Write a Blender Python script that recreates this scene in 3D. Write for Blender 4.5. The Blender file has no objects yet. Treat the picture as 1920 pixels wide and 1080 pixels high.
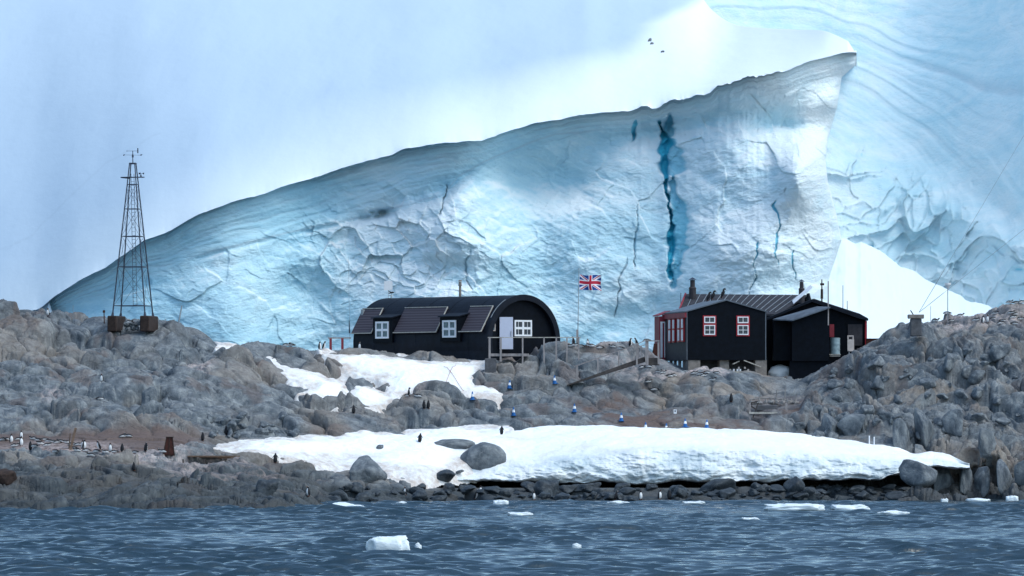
import bpy, bmesh, math, random
import numpy as np
from mathutils import Vector, Matrix
R = math.radians
C = bpy.context.scene.collection
sc = bpy.context.scene
rnd = random.Random(7)

# ------------------------------------------------------------------ camera
F = 10160.0      # focal length in photo pixels (1920 wide)
EYE = 6.6        # metres above the water
HZ = 757.0       # horizon row in the photo
cam_d = bpy.data.cameras.new('camera'); cam = bpy.data.objects.new('camera', cam_d); C.objects.link(cam)
cam.location = (0, 0, EYE); cam.rotation_euler = (R(90), 0, 0)
cam_d.sensor_width = 36; cam_d.lens = F / 1920 * 36
cam_d.shift_y = (HZ - 540) / 1920
cam_d.clip_start = 1; cam_d.clip_end = 9000
sc.camera = cam
# ------------------------------------------------------------------ light
SUN_EL, SUN_AZ = 56, 118     # azimuth measured from straight ahead, clockwise
w = bpy.data.worlds.new('World'); sc.world = w; w.use_nodes = True
nt = w.node_tree; bg = nt.nodes['Background']
sky = nt.nodes.new('ShaderNodeTexSky'); sky.sky_type = 'NISHITA'; sky.sun_disc = False
sky.sun_elevation = R(SUN_EL); sky.sun_rotation = R(SUN_AZ); sky.air_density = 1.0; sky.dust_density = 2.5; sky.ozone_density = 1.0
tint = nt.nodes.new('ShaderNodeMix'); tint.data_type = 'RGBA'; tint.blend_type = 'MULTIPLY'; tint.inputs[0].default_value = 1
tint.inputs[7].default_value = (.85, .99, 1.0, 1)      # cloud-filtered, slightly green-blue sky
nt.links.new(sky.outputs[0], tint.inputs[6]); nt.links.new(tint.outputs[2], bg.inputs[0]); bg.inputs[1].default_value = 0.15
sd = bpy.data.lights.new('sun', 'SUN'); so = bpy.data.objects.new('sun', sd); C.objects.link(so)
sd.energy = 0.5; sd.angle = R(32); sd.color = (1, .97, .93)
v = Vector((math.sin(R(SUN_AZ)) * math.cos(R(SUN_EL)), math.cos(R(SUN_AZ)) * math.cos(R(SUN_EL)), math.sin(R(SUN_EL))))
so.rotation_euler = v.to_track_quat('Z', 'Y').to_euler()
so.location = v * 300
sc.view_settings.view_transform = 'Standard'; sc.view_settings.look = 'None'
sc.view_settings.exposure = 0.75; sc.view_settings.gamma = 1
sc.cycles.max_bounces = 6; sc.cycles.diffuse_bounces = 3

# ------------------------------------------------------------------ helpers
def at(px, py, D):
    return Vector(((px - 960) / F * D, D, EYE + (HZ - py) / F * D))
def ix(v, *pts):
    a = np.array(pts, float).reshape(-1, 2)
    return np.interp(v, a[:, 0], a[:, 1])
def tag(o, label=None, cat=None, group=None, kind=None):
    if label: o['label'] = label
    if cat: o['category'] = cat
    if group: o['group'] = group
    if kind: o['kind'] = kind
    return o
def hash2(i, j, s):
    h = (i.astype(np.int64) * 374761393 + j.astype(np.int64) * 668265263 + s * 1442695041) & 0xffffffff
    h = ((h ^ (h >> 13)) * 1274126177) & 0xffffffff
    h = ((h ^ (h >> 16)) * 2246822519) & 0xffffffff
    return ((h ^ (h >> 15)) & 0xffffff).astype(np.float32) / 16777216.0
def vnoise(x, y, s=0):
    i = np.floor(x); j = np.floor(y); fx = (x - i).astype(np.float32); fy = (y - j).astype(np.float32)
    i = i.astype(np.int64); j = j.astype(np.int64)
    fx = fx * fx * fx * (fx * (fx * 6 - 15) + 10); fy = fy * fy * fy * (fy * (fy * 6 - 15) + 10)
    a = hash2(i, j, s); b = hash2(i + 1, j, s); c = hash2(i, j + 1, s); d = hash2(i + 1, j + 1, s)
    return (a + (b - a) * fx) * (1 - fy) + (c + (d - c) * fx) * fy - 0.5
def fbm(x, y, o=4, s=0, g=.5, ridged=False):
    t = 0; a = 1.0; n = 0
    for k in range(o):
        q = vnoise(x * 2 ** k + 17.3 * k, y * 2 ** k - 9.1 * k, s + k * 31)
        if ridged: q = .5 - np.abs(q) * 2
        t = t + a * q; n += a; a *= g
    return t / n * (1 if ridged else 2)
def voro(x, y, s, jit=.85):
    i0 = np.floor(x).astype(np.int64); j0 = np.floor(y).astype(np.int64)
    f1 = np.full(x.shape, 9e9, np.float32); f2 = f1.copy()
    cx = np.zeros_like(f1); cy = np.zeros_like(f1); ci = np.zeros(x.shape, np.int64); cj = ci.copy()
    for di in (-1, 0, 1):
        for dj in (-1, 0, 1):
            i = i0 + di; j = j0 + dj
            px = (i + .5 + jit * (hash2(i, j, s) - .5) - x).astype(np.float32)
            py = (j + .5 + jit * (hash2(i, j, s + 7) - .5) - y).astype(np.float32)
            d = px * px + py * py
            m = d < f1
            f2 = np.where(m, f1, np.minimum(f2, d))
            cx = np.where(m, px, cx); cy = np.where(m, py, cy); ci = np.where(m, i, ci); cj = np.where(m, j, cj)
            f1 = np.minimum(f1, d)
    return np.sqrt(f1), np.sqrt(f2), cx, cy, ci, cj
def sstep(a, b, x):
    t = np.clip((x - a) / (b - a), 0, 1); return t * t * (3 - 2 * t)
def blur(a, n, axis):
    if n < 2: return a
    for _ in range(2):
        k = n // 2; pad = [(0, 0)] * a.ndim; pad[axis] = (k, k)
        p = np.pad(a, pad, mode='edge'); c = np.cumsum(p, axis=axis)
        z = np.zeros_like(np.take(c, [0], axis)); c = np.concatenate([z, c], axis)
        m = a.shape[axis]; kk = 2 * k + 1
        a = (np.take(c, range(kk, kk + m), axis) - np.take(c, range(0, m), axis)) / kk
    return a
def polysd(px, py, poly):
    """signed distance, positive inside"""
    d = np.full(px.shape, 1e9, np.float32); ins = np.zeros(px.shape, bool)
    n = len(poly)
    for k in range(n):
        ax, ay = poly[k]; bx, by = poly[(k + 1) % n]
        ex, ey = bx - ax, by - ay
        t = np.clip(((px - ax) * ex + (py - ay) * ey) / (ex * ex + ey * ey + 1e-9), 0, 1)
        dx = px - ax - t * ex; dy = py - ay - t * ey
        d = np.minimum(d, dx * dx + dy * dy)
        if ay != by:
            c = ((ay > py) != (by > py)) & (px < (bx - ax) * (py - ay) / (by - ay) + ax)
            ins ^= c
    d = np.sqrt(d)
    return np.where(ins, d, -d)
def grid_mesh(name, X, Y, Z, m, attrs=None, keep=None, parent=None, smooth=True, flip=False):
    nr, nc = X.shape
    me = bpy.data.meshes.new(name)
    co = np.stack([X, Y, Z], -1).reshape(-1, 3).astype(np.float32)
    idx = np.arange(nr * nc).reshape(nr, nc)
    q = np.stack([idx[:-1, :-1], idx[:-1, 1:], idx[1:, 1:], idx[1:, :-1]], -1).reshape(-1, 4)
    if flip: q = q[:, ::-1]
    if keep is not None:
        kf = (keep[:-1, :-1] | keep[:-1, 1:] | keep[1:, 1:] | keep[1:, :-1]).reshape(-1)
        q = q[kf]
        used = np.unique(q); mp = np.full(nr * nc, -1, np.int64); mp[used] = np.arange(len(used))
        q = mp[q]; co = co[used]
        if attrs: attrs = {k: a.reshape(-1)[used] for k, a in attrs.items()}
    me.vertices.add(len(co)); me.vertices.foreach_set('co', co.ravel())
    me.loops.add(len(q) * 4); me.loops.foreach_set('vertex_index', q.ravel().astype(np.int32))
    me.polygons.add(len(q)); me.polygons.foreach_set('loop_start', np.arange(0, len(q) * 4, 4, dtype=np.int32))
    me.polygons.foreach_set('use_smooth', np.full(len(q), smooth))
    me.update(calc_edges=True)
    if attrs:
        for k, a in attrs.items():
            at_ = me.attributes.new(k, 'FLOAT', 'POINT'); at_.data.foreach_set('value', a.reshape(-1).astype(np.float32))
    me.materials.append(m)
    o = bpy.data.objects.new(name, me); C.objects.link(o)
    if parent: o.parent = parent
    return o

class MB:
    """collects simple solids, then links them as one mesh object"""
    def __init__(s): s.v = []; s.f = []; s.m = []; s.M = Matrix()
    def add(s, vs, fs, mi=0):
        b = len(s.v); s.v += [tuple(s.M @ Vector(p)) for p in vs]
        for f in fs: s.f.append([b + i for i in f]); s.m.append(mi)
        return s
    def hexa(s, p, mi=0):     # p: 4 bottom then 4 top, ccw seen from above
        return s.add(p, [(3, 2, 1, 0), (4, 5, 6, 7), (0, 1, 5, 4), (1, 2, 6, 5), (2, 3, 7, 6), (3, 0, 4, 7)], mi)
    def box(s, a, b, mi=0):
        x0, x1 = sorted((a[0], b[0])); y0, y1 = sorted((a[1], b[1])); z0, z1 = sorted((a[2], b[2]))
        return s.hexa([(x0, y0, z0), (x1, y0, z0), (x1, y1, z0), (x0, y1, z0), (x0, y0, z1), (x1, y0, z1), (x1, y1, z1), (x0, y1, z1)], mi)
    def bar(s, p, q, wx, wy=None, mi=0, up=(0, 0, 1)):   # square bar between points
        p = Vector(p); q = Vector(q); d = (q - p).normalized(); wy = wy or wx
        u = Vector(up)
        if abs(d.dot(u)) > .95: u = Vector((0, 1, 0))
        a = d.cross(u).normalized() * wx / 2; b = a.cross(d).normalized() * wy / 2
        return s.hexa([p - a - b, p + a - b, p + a + b, p - a + b, q - a - b, q + a - b, q + a + b, q - a + b], mi)
    def tube(s, p, q, r, r2=None, n=10, mi=0, caps=True):
        p = Vector(p); q = Vector(q); d = (q - p).normalized(); r2 = r if r2 is None else r2
        u = Vector((0, 0, 1)) if abs(d.z) < .9 else Vector((1, 0, 0))
        a = d.cross(u).normalized(); b = a.cross(d).normalized()
        vs = []
        for c, rr in ((p, r), (q, r2)):
            vs += [c + a * rr * math.cos(t * 2 * math.pi / n) + b * rr * math.sin(t * 2 * math.pi / n) for t in range(n)]
        fs = [(i, (i + 1) % n, n + (i + 1) % n, n + i) for i in range(n)]
        if caps: fs += [tuple(range(n))[::-1], tuple(range(n, 2 * n))]
        return s.add(vs, fs, mi)
    def extr(s, poly, y0, y1, mi=0):   # poly in xz, extruded along y
        n = len(poly)
        vs = [(x, y0, z) for x, z in poly] + [(x, y1, z) for x, z in poly]
        fs = [(i, (i + 1) % n, n + (i + 1) % n, n + i) for i in range(n)] + [tuple(range(n))[::-1], tuple(range(n, 2 * n))]
        return s.add(vs, fs, mi)
    def build(s, name, m, parent=None, bevel=0, smooth=False):
        me = bpy.data.meshes.new(name); me.from_pydata(s.v, [], s.f)
        for x in (m if isinstance(m, (list, tuple)) else [m]): me.materials.append(x)
        me.polygons.foreach_set('material_index', s.m)
        bm = bmesh.new(); bm.from_mesh(me); bmesh.ops.recalc_face_normals(bm, faces=bm.faces)
        if bevel: bmesh.ops.bevel(bm, geom=list(bm.edges), offset=bevel, segments=1, affect='EDGES', clamp_overlap=True)
        bm.to_mesh(me); bm.free()
        if smooth: me.polygons.foreach_set('use_smooth', [True] * len(me.polygons))
        o = bpy.data.objects.new(name, me); C.objects.link(o)
        if parent: o.parent = parent
        return o
def empty(name, loc, label, cat, group=None, rz=0):
    o = bpy.data.objects.new(name, None); C.objects.link(o); o.location = loc; o.rotation_euler.z = rz
    o.empty_display_size = .2
    return tag(o, label, cat, group)
def copy_tree(o, parent=None):
    c = o.copy(); C.objects.link(c)
    if parent: c.parent = parent
    for ch in list(o.children): copy_tree(ch, c)
    return c

# ------------------------------------------------------------------ materials
class NM:
    def __init__(s, name):
        s.m = bpy.data.materials.new(name); s.m.use_nodes = True
        s.t = s.m.node_tree; s.b = s.t.nodes['Principled BSDF']
    def n(s, typ, **kw):
        x = s.t.nodes.new(typ)
        for k, val in kw.items():
            if k.startswith('i_'): x.inputs[k[2:].replace('_', ' ')].default_value = val
            else: setattr(x, k, val)
        return x
    def l(s, a, b): s.t.links.new(a, b)
    def coord(s, scale=(1, 1, 1), rot=(0, 0, 0), which='Object'):
        c = s.n('ShaderNodeTexCoord'); mp = s.n('ShaderNodeMapping')
        mp.inputs['Scale'].default_value = scale; mp.inputs['Rotation'].default_value = rot
        s.l(c.outputs[which], mp.inputs[0]); return mp.outputs[0]
    def noise(s, co, scale, detail=4, rough=.55, dist=0):
        x = s.n('ShaderNodeTexNoise'); s.l(co, x.inputs['Vector'])
        x.inputs['Scale'].default_value = scale; x.inputs['Detail'].default_value = detail
        x.inputs['Roughness'].default_value = rough; x.inputs['Distortion'].default_value = dist
        return x.outputs[0]
    def ramp(s, fac, *stops):
        r = s.n('ShaderNodeValToRGB'); e = r.color_ramp.elements
        while len(e) < len(stops): e.new(.5)
        for k, (p, c) in enumerate(stops):
            e[k].position = p; e[k].color = (*c, 1) if len(c) == 3 else c
        s.l(fac, r.inputs[0]); return r.outputs[0]
    def mix(s, fac, a, b, mode='MIX'):
        x = s.n('ShaderNodeMix', data_type='RGBA', blend_type=mode)
        for sock, val in ((x.inputs[0], fac), (x.inputs[6], a), (x.inputs[7], b)):
            if isinstance(val, (int, float)): sock.default_value = val
            elif isinstance(val, tuple): sock.default_value = (*val, 1)
            else: s.l(val, sock)
        return x.outputs[2]
    def math(s, op, a, b=0, clamp=False):
        x = s.n('ShaderNodeMath', operation=op, use_clamp=clamp)
        for k, val in enumerate((a, b)):
            if isinstance(val, (int, float)): x.inputs[k].default_value = val
            else: s.l(val, x.inputs[k])
        return x.outputs[0]
    def attr(s, name):
        return s.n('ShaderNodeAttribute', attribute_name=name).outputs['Fac']
    def bump(s, h, dist, strength=1, prev=None):
        x = s.n('ShaderNodeBump'); x.inputs['Distance'].default_value = dist; x.inputs['Strength'].default_value = strength
        s.l(h, x.inputs['Height'])
        if prev: s.l(prev, x.inputs['Normal'])
        return x.outputs[0]
    def out(s, col=None, rough=.7, normal=None, spec=.3, metal=0):
        if col is not None:
            if isinstance(col, tuple): s.b.inputs['Base Color'].default_value = (*col, 1)
            else: s.l(col, s.b.inputs['Base Color'])
        if isinstance(rough, (int, float)): s.b.inputs['Roughness'].default_value = rough
        else: s.l(rough, s.b.inputs['Roughness'])
        s.b.inputs['Specular IOR Level'].default_value = spec; s.b.inputs['Metallic'].default_value = metal
        if normal: s.l(normal, s.b.inputs['Normal'])
        return s.m
def plain(name, col, rough=.6, var=.25, scale=6, metal=0, spec=.3, bump=0, streak=(1, 1, 1)):
    k = NM(name); co = k.coord(streak)
    n1 = k.noise(co, scale, 5, .6)
    c = k.mix(k.ramp(n1, (.3, (0, 0, 0)), (.7, (1, 1, 1))), tuple(x * (1 - var) for x in col), tuple(min(1, x * (1 + var)) for x in col))
    nb = k.bump(k.noise(co, scale * 4, 4), bump) if bump else None
    return k.out(c, rough, nb, spec, metal)

def rock_material(name, attrs):
    k = NM(name); co = k.coord(which='Object')
    geo = k.n('ShaderNodeNewGeometry').outputs['Position'] if attrs else None
    if attrs: co = geo
    big = k.noise(co, .22, 4, .6, .6); mid = k.noise(co, 1.1, 6, .65, .4); fine = k.noise(co, 7, 6, .7)
    mp = k.n('ShaderNodeMapping'); mp.inputs['Scale'].default_value = (2.2, 2.2, .5); k.l(co, mp.inputs[0])
    streak = k.noise(mp.outputs[0], 1.6, 5, .7, 1.5)
    c = k.ramp(mid, (.30, (.05, .062, .076)), (.5, (.145, .163, .182)), (.68, (.29, .305, .312)))
    c = k.mix(k.ramp(big, (.5, (0, 0, 0)), (.7, (.4, .4, .4))), c, (.20, .18, .165))
    c = k.mix(k.ramp(streak, (.58, (0, 0, 0)), (.76, (.6, .6, .6))), c, (.36, .37, .38))
    c = k.mix(.7, c, k.ramp(fine, (.25, (.6, .61, .64)), (.6, (1.0, 1.03, 1.06)), (.8, (1.35, 1.36, 1.36))), 'MULTIPLY')
    rough = .78
    if attrs:
        soil = k.attr('soil'); wet = k.attr('wet'); guano = k.attr('guano'); warm = k.attr('warm')
        c = k.mix(k.math('MULTIPLY', warm, .5, True), c, k.mix(fine, (.17, .135, .11), (.42, .34, .27)))
        sc_ = k.mix(fine, (.075, .055, .05), (.18, .135, .125))
        c = k.mix(soil, c, sc_)
        g = k.math('MULTIPLY', guano, k.ramp(k.noise(co, 2.4, 6, .75), (.4, (0, 0, 0)), (.6, (1, 1, 1))), True)
        c = k.mix(g, c, (.50, .42, .41))
        c = k.mix(k.math('MULTIPLY', wet, .86), c, (.020, .028, .035))
        rough = k.math('SUBTRACT', .8, k.math('MULTIPLY', wet, .12))
    hb = k.noise(co, 2.6, 5, .6, .3)
    vor = k.n('ShaderNodeTexVoronoi', feature='DISTANCE_TO_EDGE'); dn = k.n('ShaderNodeTexNoise'); k.l(co, dn.inputs['Vector']); dn.inputs['Scale'].default_value = 1.2; dn.inputs['Detail'].default_value = 4
    va = k.n('ShaderNodeVectorMath', operation='MULTIPLY_ADD'); k.l(dn.outputs['Color'], va.inputs[0]); va.inputs[1].default_value = (1.2, 1.2, 1.2); k.l(co, va.inputs[2])
    k.l(va.outputs[0], vor.inputs['Vector']); vor.inputs['Scale'].default_value = 1.1
    crack = k.ramp(vor.outputs[0], (0, (0, 0, 0)), (.035, (1, 1, 1)))
    nb = k.bump(hb, .06, .8)
    nb = k.bump(crack, .06, .55, nb)
    nb = k.bump(k.noise(co, 14, 5, .65), .015, .8, nb)
    return k.out(c, rough, nb, .2)
M = {}
M['rock'] = rock_material('bedrock', True)
M['boulder'] = rock_material('boulder_rock', False)

def snow_material(name, base=(.88, .90, .92), dirty=0):
    k = NM(name); co = k.n('ShaderNodeNewGeometry').outputs['Position']
    c = base
    if dirty:
        d = k.attr('dirt'); n1 = k.noise(co, 1.3, 6, .75)
        f = k.math('MULTIPLY', d, k.ramp(n1, (.35, (.15, .15, .15)), (.62, (1, 1, 1))), True)
        c = k.mix(f, base, (.42, .33, .28))
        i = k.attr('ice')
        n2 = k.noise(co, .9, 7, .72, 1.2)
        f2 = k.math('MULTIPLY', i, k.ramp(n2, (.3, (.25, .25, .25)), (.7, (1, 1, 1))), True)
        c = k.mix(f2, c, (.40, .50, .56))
    nb = k.bump(k.noise(co, .9, 5, .6), .25, .5)
    nb = k.bump(k.noise(co, 5, 5, .65), .06, .7, nb)
    return k.out(c, .75, nb, .2)
M['snow'] = snow_material('snow', dirty=1)

# ------------------------------------------------------------------ island terrain
PXC = np.array([-260, 0, 120, 250, 330, 400, 520, 600, 640, 780, 900, 1000, 1100, 1200, 1300, 1400, 1500, 1560, 1640, 1750, 1850, 1920, 2180], float)
def row(*v): return np.array(v, float)
#            -260    0  120  250  330  400  520  600  640  780  900 1000 1100 1200 1300 1400 1500 1560 1640 1750 1850 1920 2180
P1 = row(     958, 958, 957, 957, 957, 957, 956, 952, 946, 943, 942, 941, 941, 941, 941, 940, 939, 938, 938, 937, 936, 936, 936)
P2 = row(     905, 902, 900, 902, 905, 908, 915, 917, 918, 918, 919, 919, 919, 919, 919, 918, 916, 914, 910, 905, 900, 895, 890)
P3 = row(     850, 850, 850, 853, 858, 866, 868, 872, 872, 850, 838, 832, 828, 824, 824, 824, 828, 832, 845, 862, 862, 855, 850)
P4 = row(     815, 815, 816, 817, 820, 830, 822, 812, 806, 800, 795, 788, 790, 793, 795, 797, 800, 798, 798, 800, 795, 790, 780)
P5 = row(     740, 740, 742, 745, 750, 755, 765, 772, 774, 765, 758, 758, 765, 772, 772, 770, 765, 745, 730, 720, 718, 715, 700)
P6 = row(     655, 655, 665, 680, 685, 692, 705, 712, 718, 712, 706, 698, 705, 722, 728, 732, 738, 722, 695, 660, 650, 640, 625)
P7 = row(     572, 580, 600, 614, 618, 645, 660, 658, 656, 666, 682, 664, 660, 656, 696, 706, 712, 690, 644, 604, 600, 576, 566)
D1 = 67056 / (P1 - 757)
dl = lambda l, m, r: np.interp(PXC, [330, 640, 900, 1500, 1640], [l, (l * .4 + m * .6), m, m, r])
D2 = np.maximum(D1 + 4, dl(345, 369.5, 373)); D3 = dl(359, 378, 377); D4 = dl(369, 385, 382)
D5 = dl(377, 390, 387); D6 = dl(385, 394.5, 392); D7 = dl(392, 397.5, 398)
zrow = lambda P, D: EYE + (HZ - P) / F * D
Drows = [D1 - 9, D1, D2, D3, D4, D5, D6, D7, D7 + 16, D7 + 34]
z7 = zrow(P7, D7)
Zrows = [D1 * 0 - 1.4, D1 * 0, zrow(P2, D2), zrow(P3, D3), zrow(P4, D4), zrow(P5, D5), zrow(P6, D6), z7, z7 - .25, D1 * 0 - 1.5]
counts = [40, 130, 190, 170, 130, 150, 160, 110, 50]
NCOL = 1560
U = np.linspace(-260, 2180, NCOL)
tt = np.concatenate([k + np.arange(n) / n for k, n in enumerate(counts)] + [[9.0]])
ks = np.clip(tt.astype(int), 0, 8); fr = (tt - ks)[:, None]
DR = np.array([blur(np.interp(U, PXC, d), 25, 0) for d in Drows]); ZR = np.array([blur(np.interp(U, PXC, d), 25, 0) for d in Zrows])
TD = DR[ks] * (1 - fr) + DR[ks + 1] * fr; TZ = ZR[ks] * (1 - fr) + ZR[ks + 1] * fr
TZ = blur(TZ, 31, 0); TD = blur(TD, 15, 0)
TX = (U[None, :] - 960) / F * TD
TPY = HZ - (TZ - EYE) * F / TD; TPX = np.broadcast_to(U[None, :], TD.shape)

SNOW = [
 [(392, 842), (440, 833), (545, 824), (620, 819), (700, 818), (790, 812), (870, 803), (960, 800), (960, 860), (800, 893), (700, 888), (640, 878), (590, 872), (530, 862), (470, 852)],
 [(602, 666), (700, 671), (760, 675), (930, 682), (922, 698), (892, 712), (897, 728), (945, 738), (930, 750), (880, 750), (800, 742), (750, 742), (722, 760), (690, 770), (652, 764), (646, 742), (668, 724), (722, 737), (730, 730), (712, 715), (670, 704), (640, 690)],
 [(470, 667), (512, 670), (524, 690), (600, 704), (644, 722), (650, 742), (640, 764), (600, 755), (565, 740), (592, 731), (558, 722), (530, 712), (515, 692)],
 [(402, 647), (442, 652), (440, 664), (402, 662)],
]
wx = fbm(TX * .5, TD * .5, 4, 91) * 14; wy = fbm(TX * .5 + 40, TD * .5, 4, 92) * 9
ssd = np.full(TX.shape, -99., np.float32)
for P in SNOW:
    ssd = np.maximum(ssd, polysd((TPX + wx).astype(np.float32), (TPY + wy).astype(np.float32), P))
inside = sstep(-14, 8, ssd)

# rock relief: warped cells that make tilted, rounded blocks parted by cracks
S = TD * .9 + TZ * .9
qx = TX + fbm(TX * .25, S * .25, 3, 5) * 1.6 + fbm(TX * 1.1, S * 1.1, 3, 6) * .15
qy = S + fbm(TX * .25 + 9, S * .25, 3, 8) * 1.6 + fbm(TX * 1.1, S * 1.1 + 7, 3, 9) * .15
def blocks(x, y, sx, sy, s, amp, tilt, crack, cd, ang=0):
    ca, sa = math.cos(ang), math.sin(ang)
    x, y = x * ca - y * sa, x * sa + y * ca
    f1, f2, cx, cy, ci, cj = voro(x / sx, y / sy, s)
    r1 = hash2(ci, cj, s + 3) - .5; r2 = hash2(ci, cj, s + 4) - .5; r3 = hash2(ci, cj, s + 5) - .5
    e = np.clip((f2 - f1) / .55, 0, 1); pill = np.sqrt(1 - (1 - e) ** 2 + 1e-4)
    return r1 * amp + (cx * r2 * sx + cy * r3 * sy) * tilt + (pill - .6) * crack - cd * np.exp(-(f2 - f1) / .05)
rightish = sstep(1380, 1600, TPX)       # the right slope is broken into upright blocks
leftrock = 1 - sstep(330, 620, TPX)
rel = blocks(qx, qy, 6.4, 3.8, 11, .85, .5, .7, .5, .25)
rel = rel + blocks(qx, qy, 2.8, 1.8, 12, .42, .55, .36, .32, .3) * (.45 + .9 * sstep(-.25, .35, fbm(TX * .15, S * .15, 2, 43)) + .3 * rightish)
rel = rel + blocks(qx + 3, qy, 1.05, .7, 13, .18, .5, .11, .15, .1) * (.22 + .6 * sstep(-.1, .4, fbm(TX * .3, S * .3, 2, 44)) + .5 * rightish)
rel = rel + blocks(qx, qy, .5, .36, 14, .08, .7, .03, .07) * (.2 + .5 * rightish)
strat = fbm(qx * .35 + qy * .25, qy * 1.3 - qx * .35, 3, 41)
rel = rel + strat * .2 - .15
sh_ = blocks(qx, qy, 5.5, 1.9, 31, .5, .5, .42, .3, -.22) + blocks(qx, qy, 2.4, .95, 32, .28, .5, .24, .2, -.3) + blocks(qx, qy, 1.0, .45, 33, .1, .5, .08, .08, -.2) * .6 + fbm(qx * .25 + qy * .2, qy * 1.2 + qx * .3, 3, 42) * .12
shm = (1 - sstep(560, 660, TPX)) * sstep(846, 862, TPY)
rel = rel * (1 - shm) + sh_ * 1.25 * shm
# masks
shelf = ((1 - sstep(610, 660, TPX)) * (1 - sstep(855, 880, 1735 - TPY + 0 * TPX)))
beach = sstep(600, 680, TPX) * sstep(893, 905, TPY) * (1 - sstep(1650, 1720, TPX))
terr = (1 - sstep(340, 420, TPX)) * sstep(806, 816, TPY) * (1 - sstep(846, 854, TPY))
gully = polysd(TPX.astype(np.float32), (TPY + wy).astype(np.float32), [(1040, 748), (1150, 756), (1260, 776), (1400, 784), (1440, 796), (1420, 822), (1130, 822), (1100, 790)])
gull = sstep(-10, 12, gully)
bones = sstep(-8, 8, polysd(TPX.astype(np.float32), TPY.astype(np.float32), [(1395, 745), (1520, 745), (1500, 790), (1400, 795)]))
under = sstep(740, 800, TPX) * sstep(830, 850, TPY) * (1 - sstep(908, 914, TPY)) * (1 - sstep(1660, 1700, TPX))
amp = np.ones(TX.shape, np.float32)
amp *= 1 - .9 * inside
amp *= 1 - .55 * beach
amp *= 1 - .85 * terr
amp *= 1 - .7 * gull
amp *= 1 - .6 * bones
amp *= 1 - .9 * under
amp *= 1 - .5 * sstep(1130, 1180, TPX) * sstep(655, 690, TPY) * (1 - sstep(1520, 1560, TPX)) * (1 - sstep(745, 765, TPY))
amp *= sstep(0, .5, tt[:, None] * np.ones_like(TX))

amp = np.clip(amp, .04, 1) * np.where(tt[:, None] > 7.2, .35, 1) 
amp = amp * (.85 + .3 * rightish) * (1 - .5 * rightish * sstep(6.5, 6.9, tt)[:, None])
HR = TZ + rel * amp * .95 - .5 * under - 1.2 * under * (1 - sstep(880, 896, TPY))
# named humps of bare rock
def hump(px, py, rx, ry, h):
    d = np.sqrt(((TPX - px) / rx) ** 2 + ((TPY - py) / ry) ** 2)
    return h * np.clip(1 - d * d, 0, 1) ** .8
for a in [(1030, 672, 60, 26, .5), (1090, 690, 80, 26, .6), (1180, 662, 50, 18, .35), (1330, 725, 60, 26, .9), (640, 775, 60, 18, .5), (800, 762, 75, 22, .9), (900, 790, 80, 12, .5),
          (350, 640, 60, 20, .7), (450, 690, 70, 30, .6), (60, 600, 70, 15, .5), (1670, 632, 30, 16, .5), (1722, 628, 44, 14, .55), (1400, 720, 40, 16, .5), (600, 690, 45, 10, .6), (700, 725, 40, 7, .5), (700, 655, 70, 7, .35), (830, 668, 70, 7, .4), (500, 655, 50, 8, .4)]:
    HR = HR + hump(*a)
inl = sstep(752, 790, TPX) * (1 - sstep(1690, 1740, TPX))
HR = np.where((inl > .5) & (TPY > 803) & (TPY < 916), np.minimum(HR, TZ - .35), HR)
HR = np.where((inl > .5) & (TPY > 826) & (TPY < 916), np.minimum(HR, EYE + (757 - 915) * TD / F), HR)
vv = (qy * .9 + qx * .35 + fbm(qx * .3, qy * .3, 3, 47) * 2.2) / 1.3
fr1 = vv - np.floor(vv); HR = HR + (fr1 ** 5 - .17) * .10 * amp * (tt[:, None] < 7.6)
vv = (qx * .9 - qy * .5 + fbm(qx * .25, qy * .25, 3, 48) * 3) / 2.1
fr1 = vv - np.floor(vv); HR = HR + (fr1 ** 6 - .14) * .12 * amp * (tt[:, None] < 7.6)
wet = .92 * np.clip((1 - sstep(.5, 1.8, HR + fbm(TX * .3, S * .3, 3, 77) * .5)), 0, 1)
wet = np.maximum(wet, .74 * (1 - sstep(560, 680, TPX)) * sstep(858, 895, TPY + fbm(TX * .3, S * .3, 3, 78) * 20))
soil = np.clip(np.maximum(np.maximum(terr, gull * np.clip(.55 + fbm(TX * .7, S * .7, 4, 56) * 1.6, 0, 1)), bones * .5) + sstep(.25, .5, fbm(TX * .5, S * .5, 4, 55)) * .5 * (1 - beach), 0, 1)
tan = np.maximum(sstep(1180, 1240, TPX) * (1 - sstep(1420, 1480, TPX)) * sstep(690, 705, TPY) * (1 - sstep(750, 765, TPY)), .8 * sstep(1600, 1700, TPX) * sstep(800, 850, TPY))
warm = np.clip(tan * sstep(-.2, .3, fbm(TX * .4, S * .4, 4, 57)) * 1.3 + sstep(.0, .5, fbm(TX * .16, S * .16, 4, 58)) * .8 + .5 * rightish * sstep(0, .4, fbm(TX * .6, S * .6, 3, 59)), 0, 1)
gu = np.zeros(TX.shape, np.float32)
for (px, py, rx, ry, a) in [(120, 838, 150, 16, .7), (260, 862, 120, 12, 1), (400, 880, 130, 14, .9), (530, 908, 80, 8, 1.3), (390, 903, 110, 6, 1.2), (1120, 655, 90, 14, .7), (1180, 680, 90, 22, .45), (1320, 708, 60, 16, 1), (1230, 705, 60, 14, .7), (1850, 600, 140, 22, .7), (370, 690, 40, 18, .7), (95, 745, 30, 14, .6), (800, 747, 50, 8, .8), (980, 650, 40, 12, .5)]:
    gu = np.maximum(gu, a * (1 - sstep(.4, 1.1, np.sqrt(((TPX - px) / rx) ** 2 + ((TPY - py) / ry) ** 2))))
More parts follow.
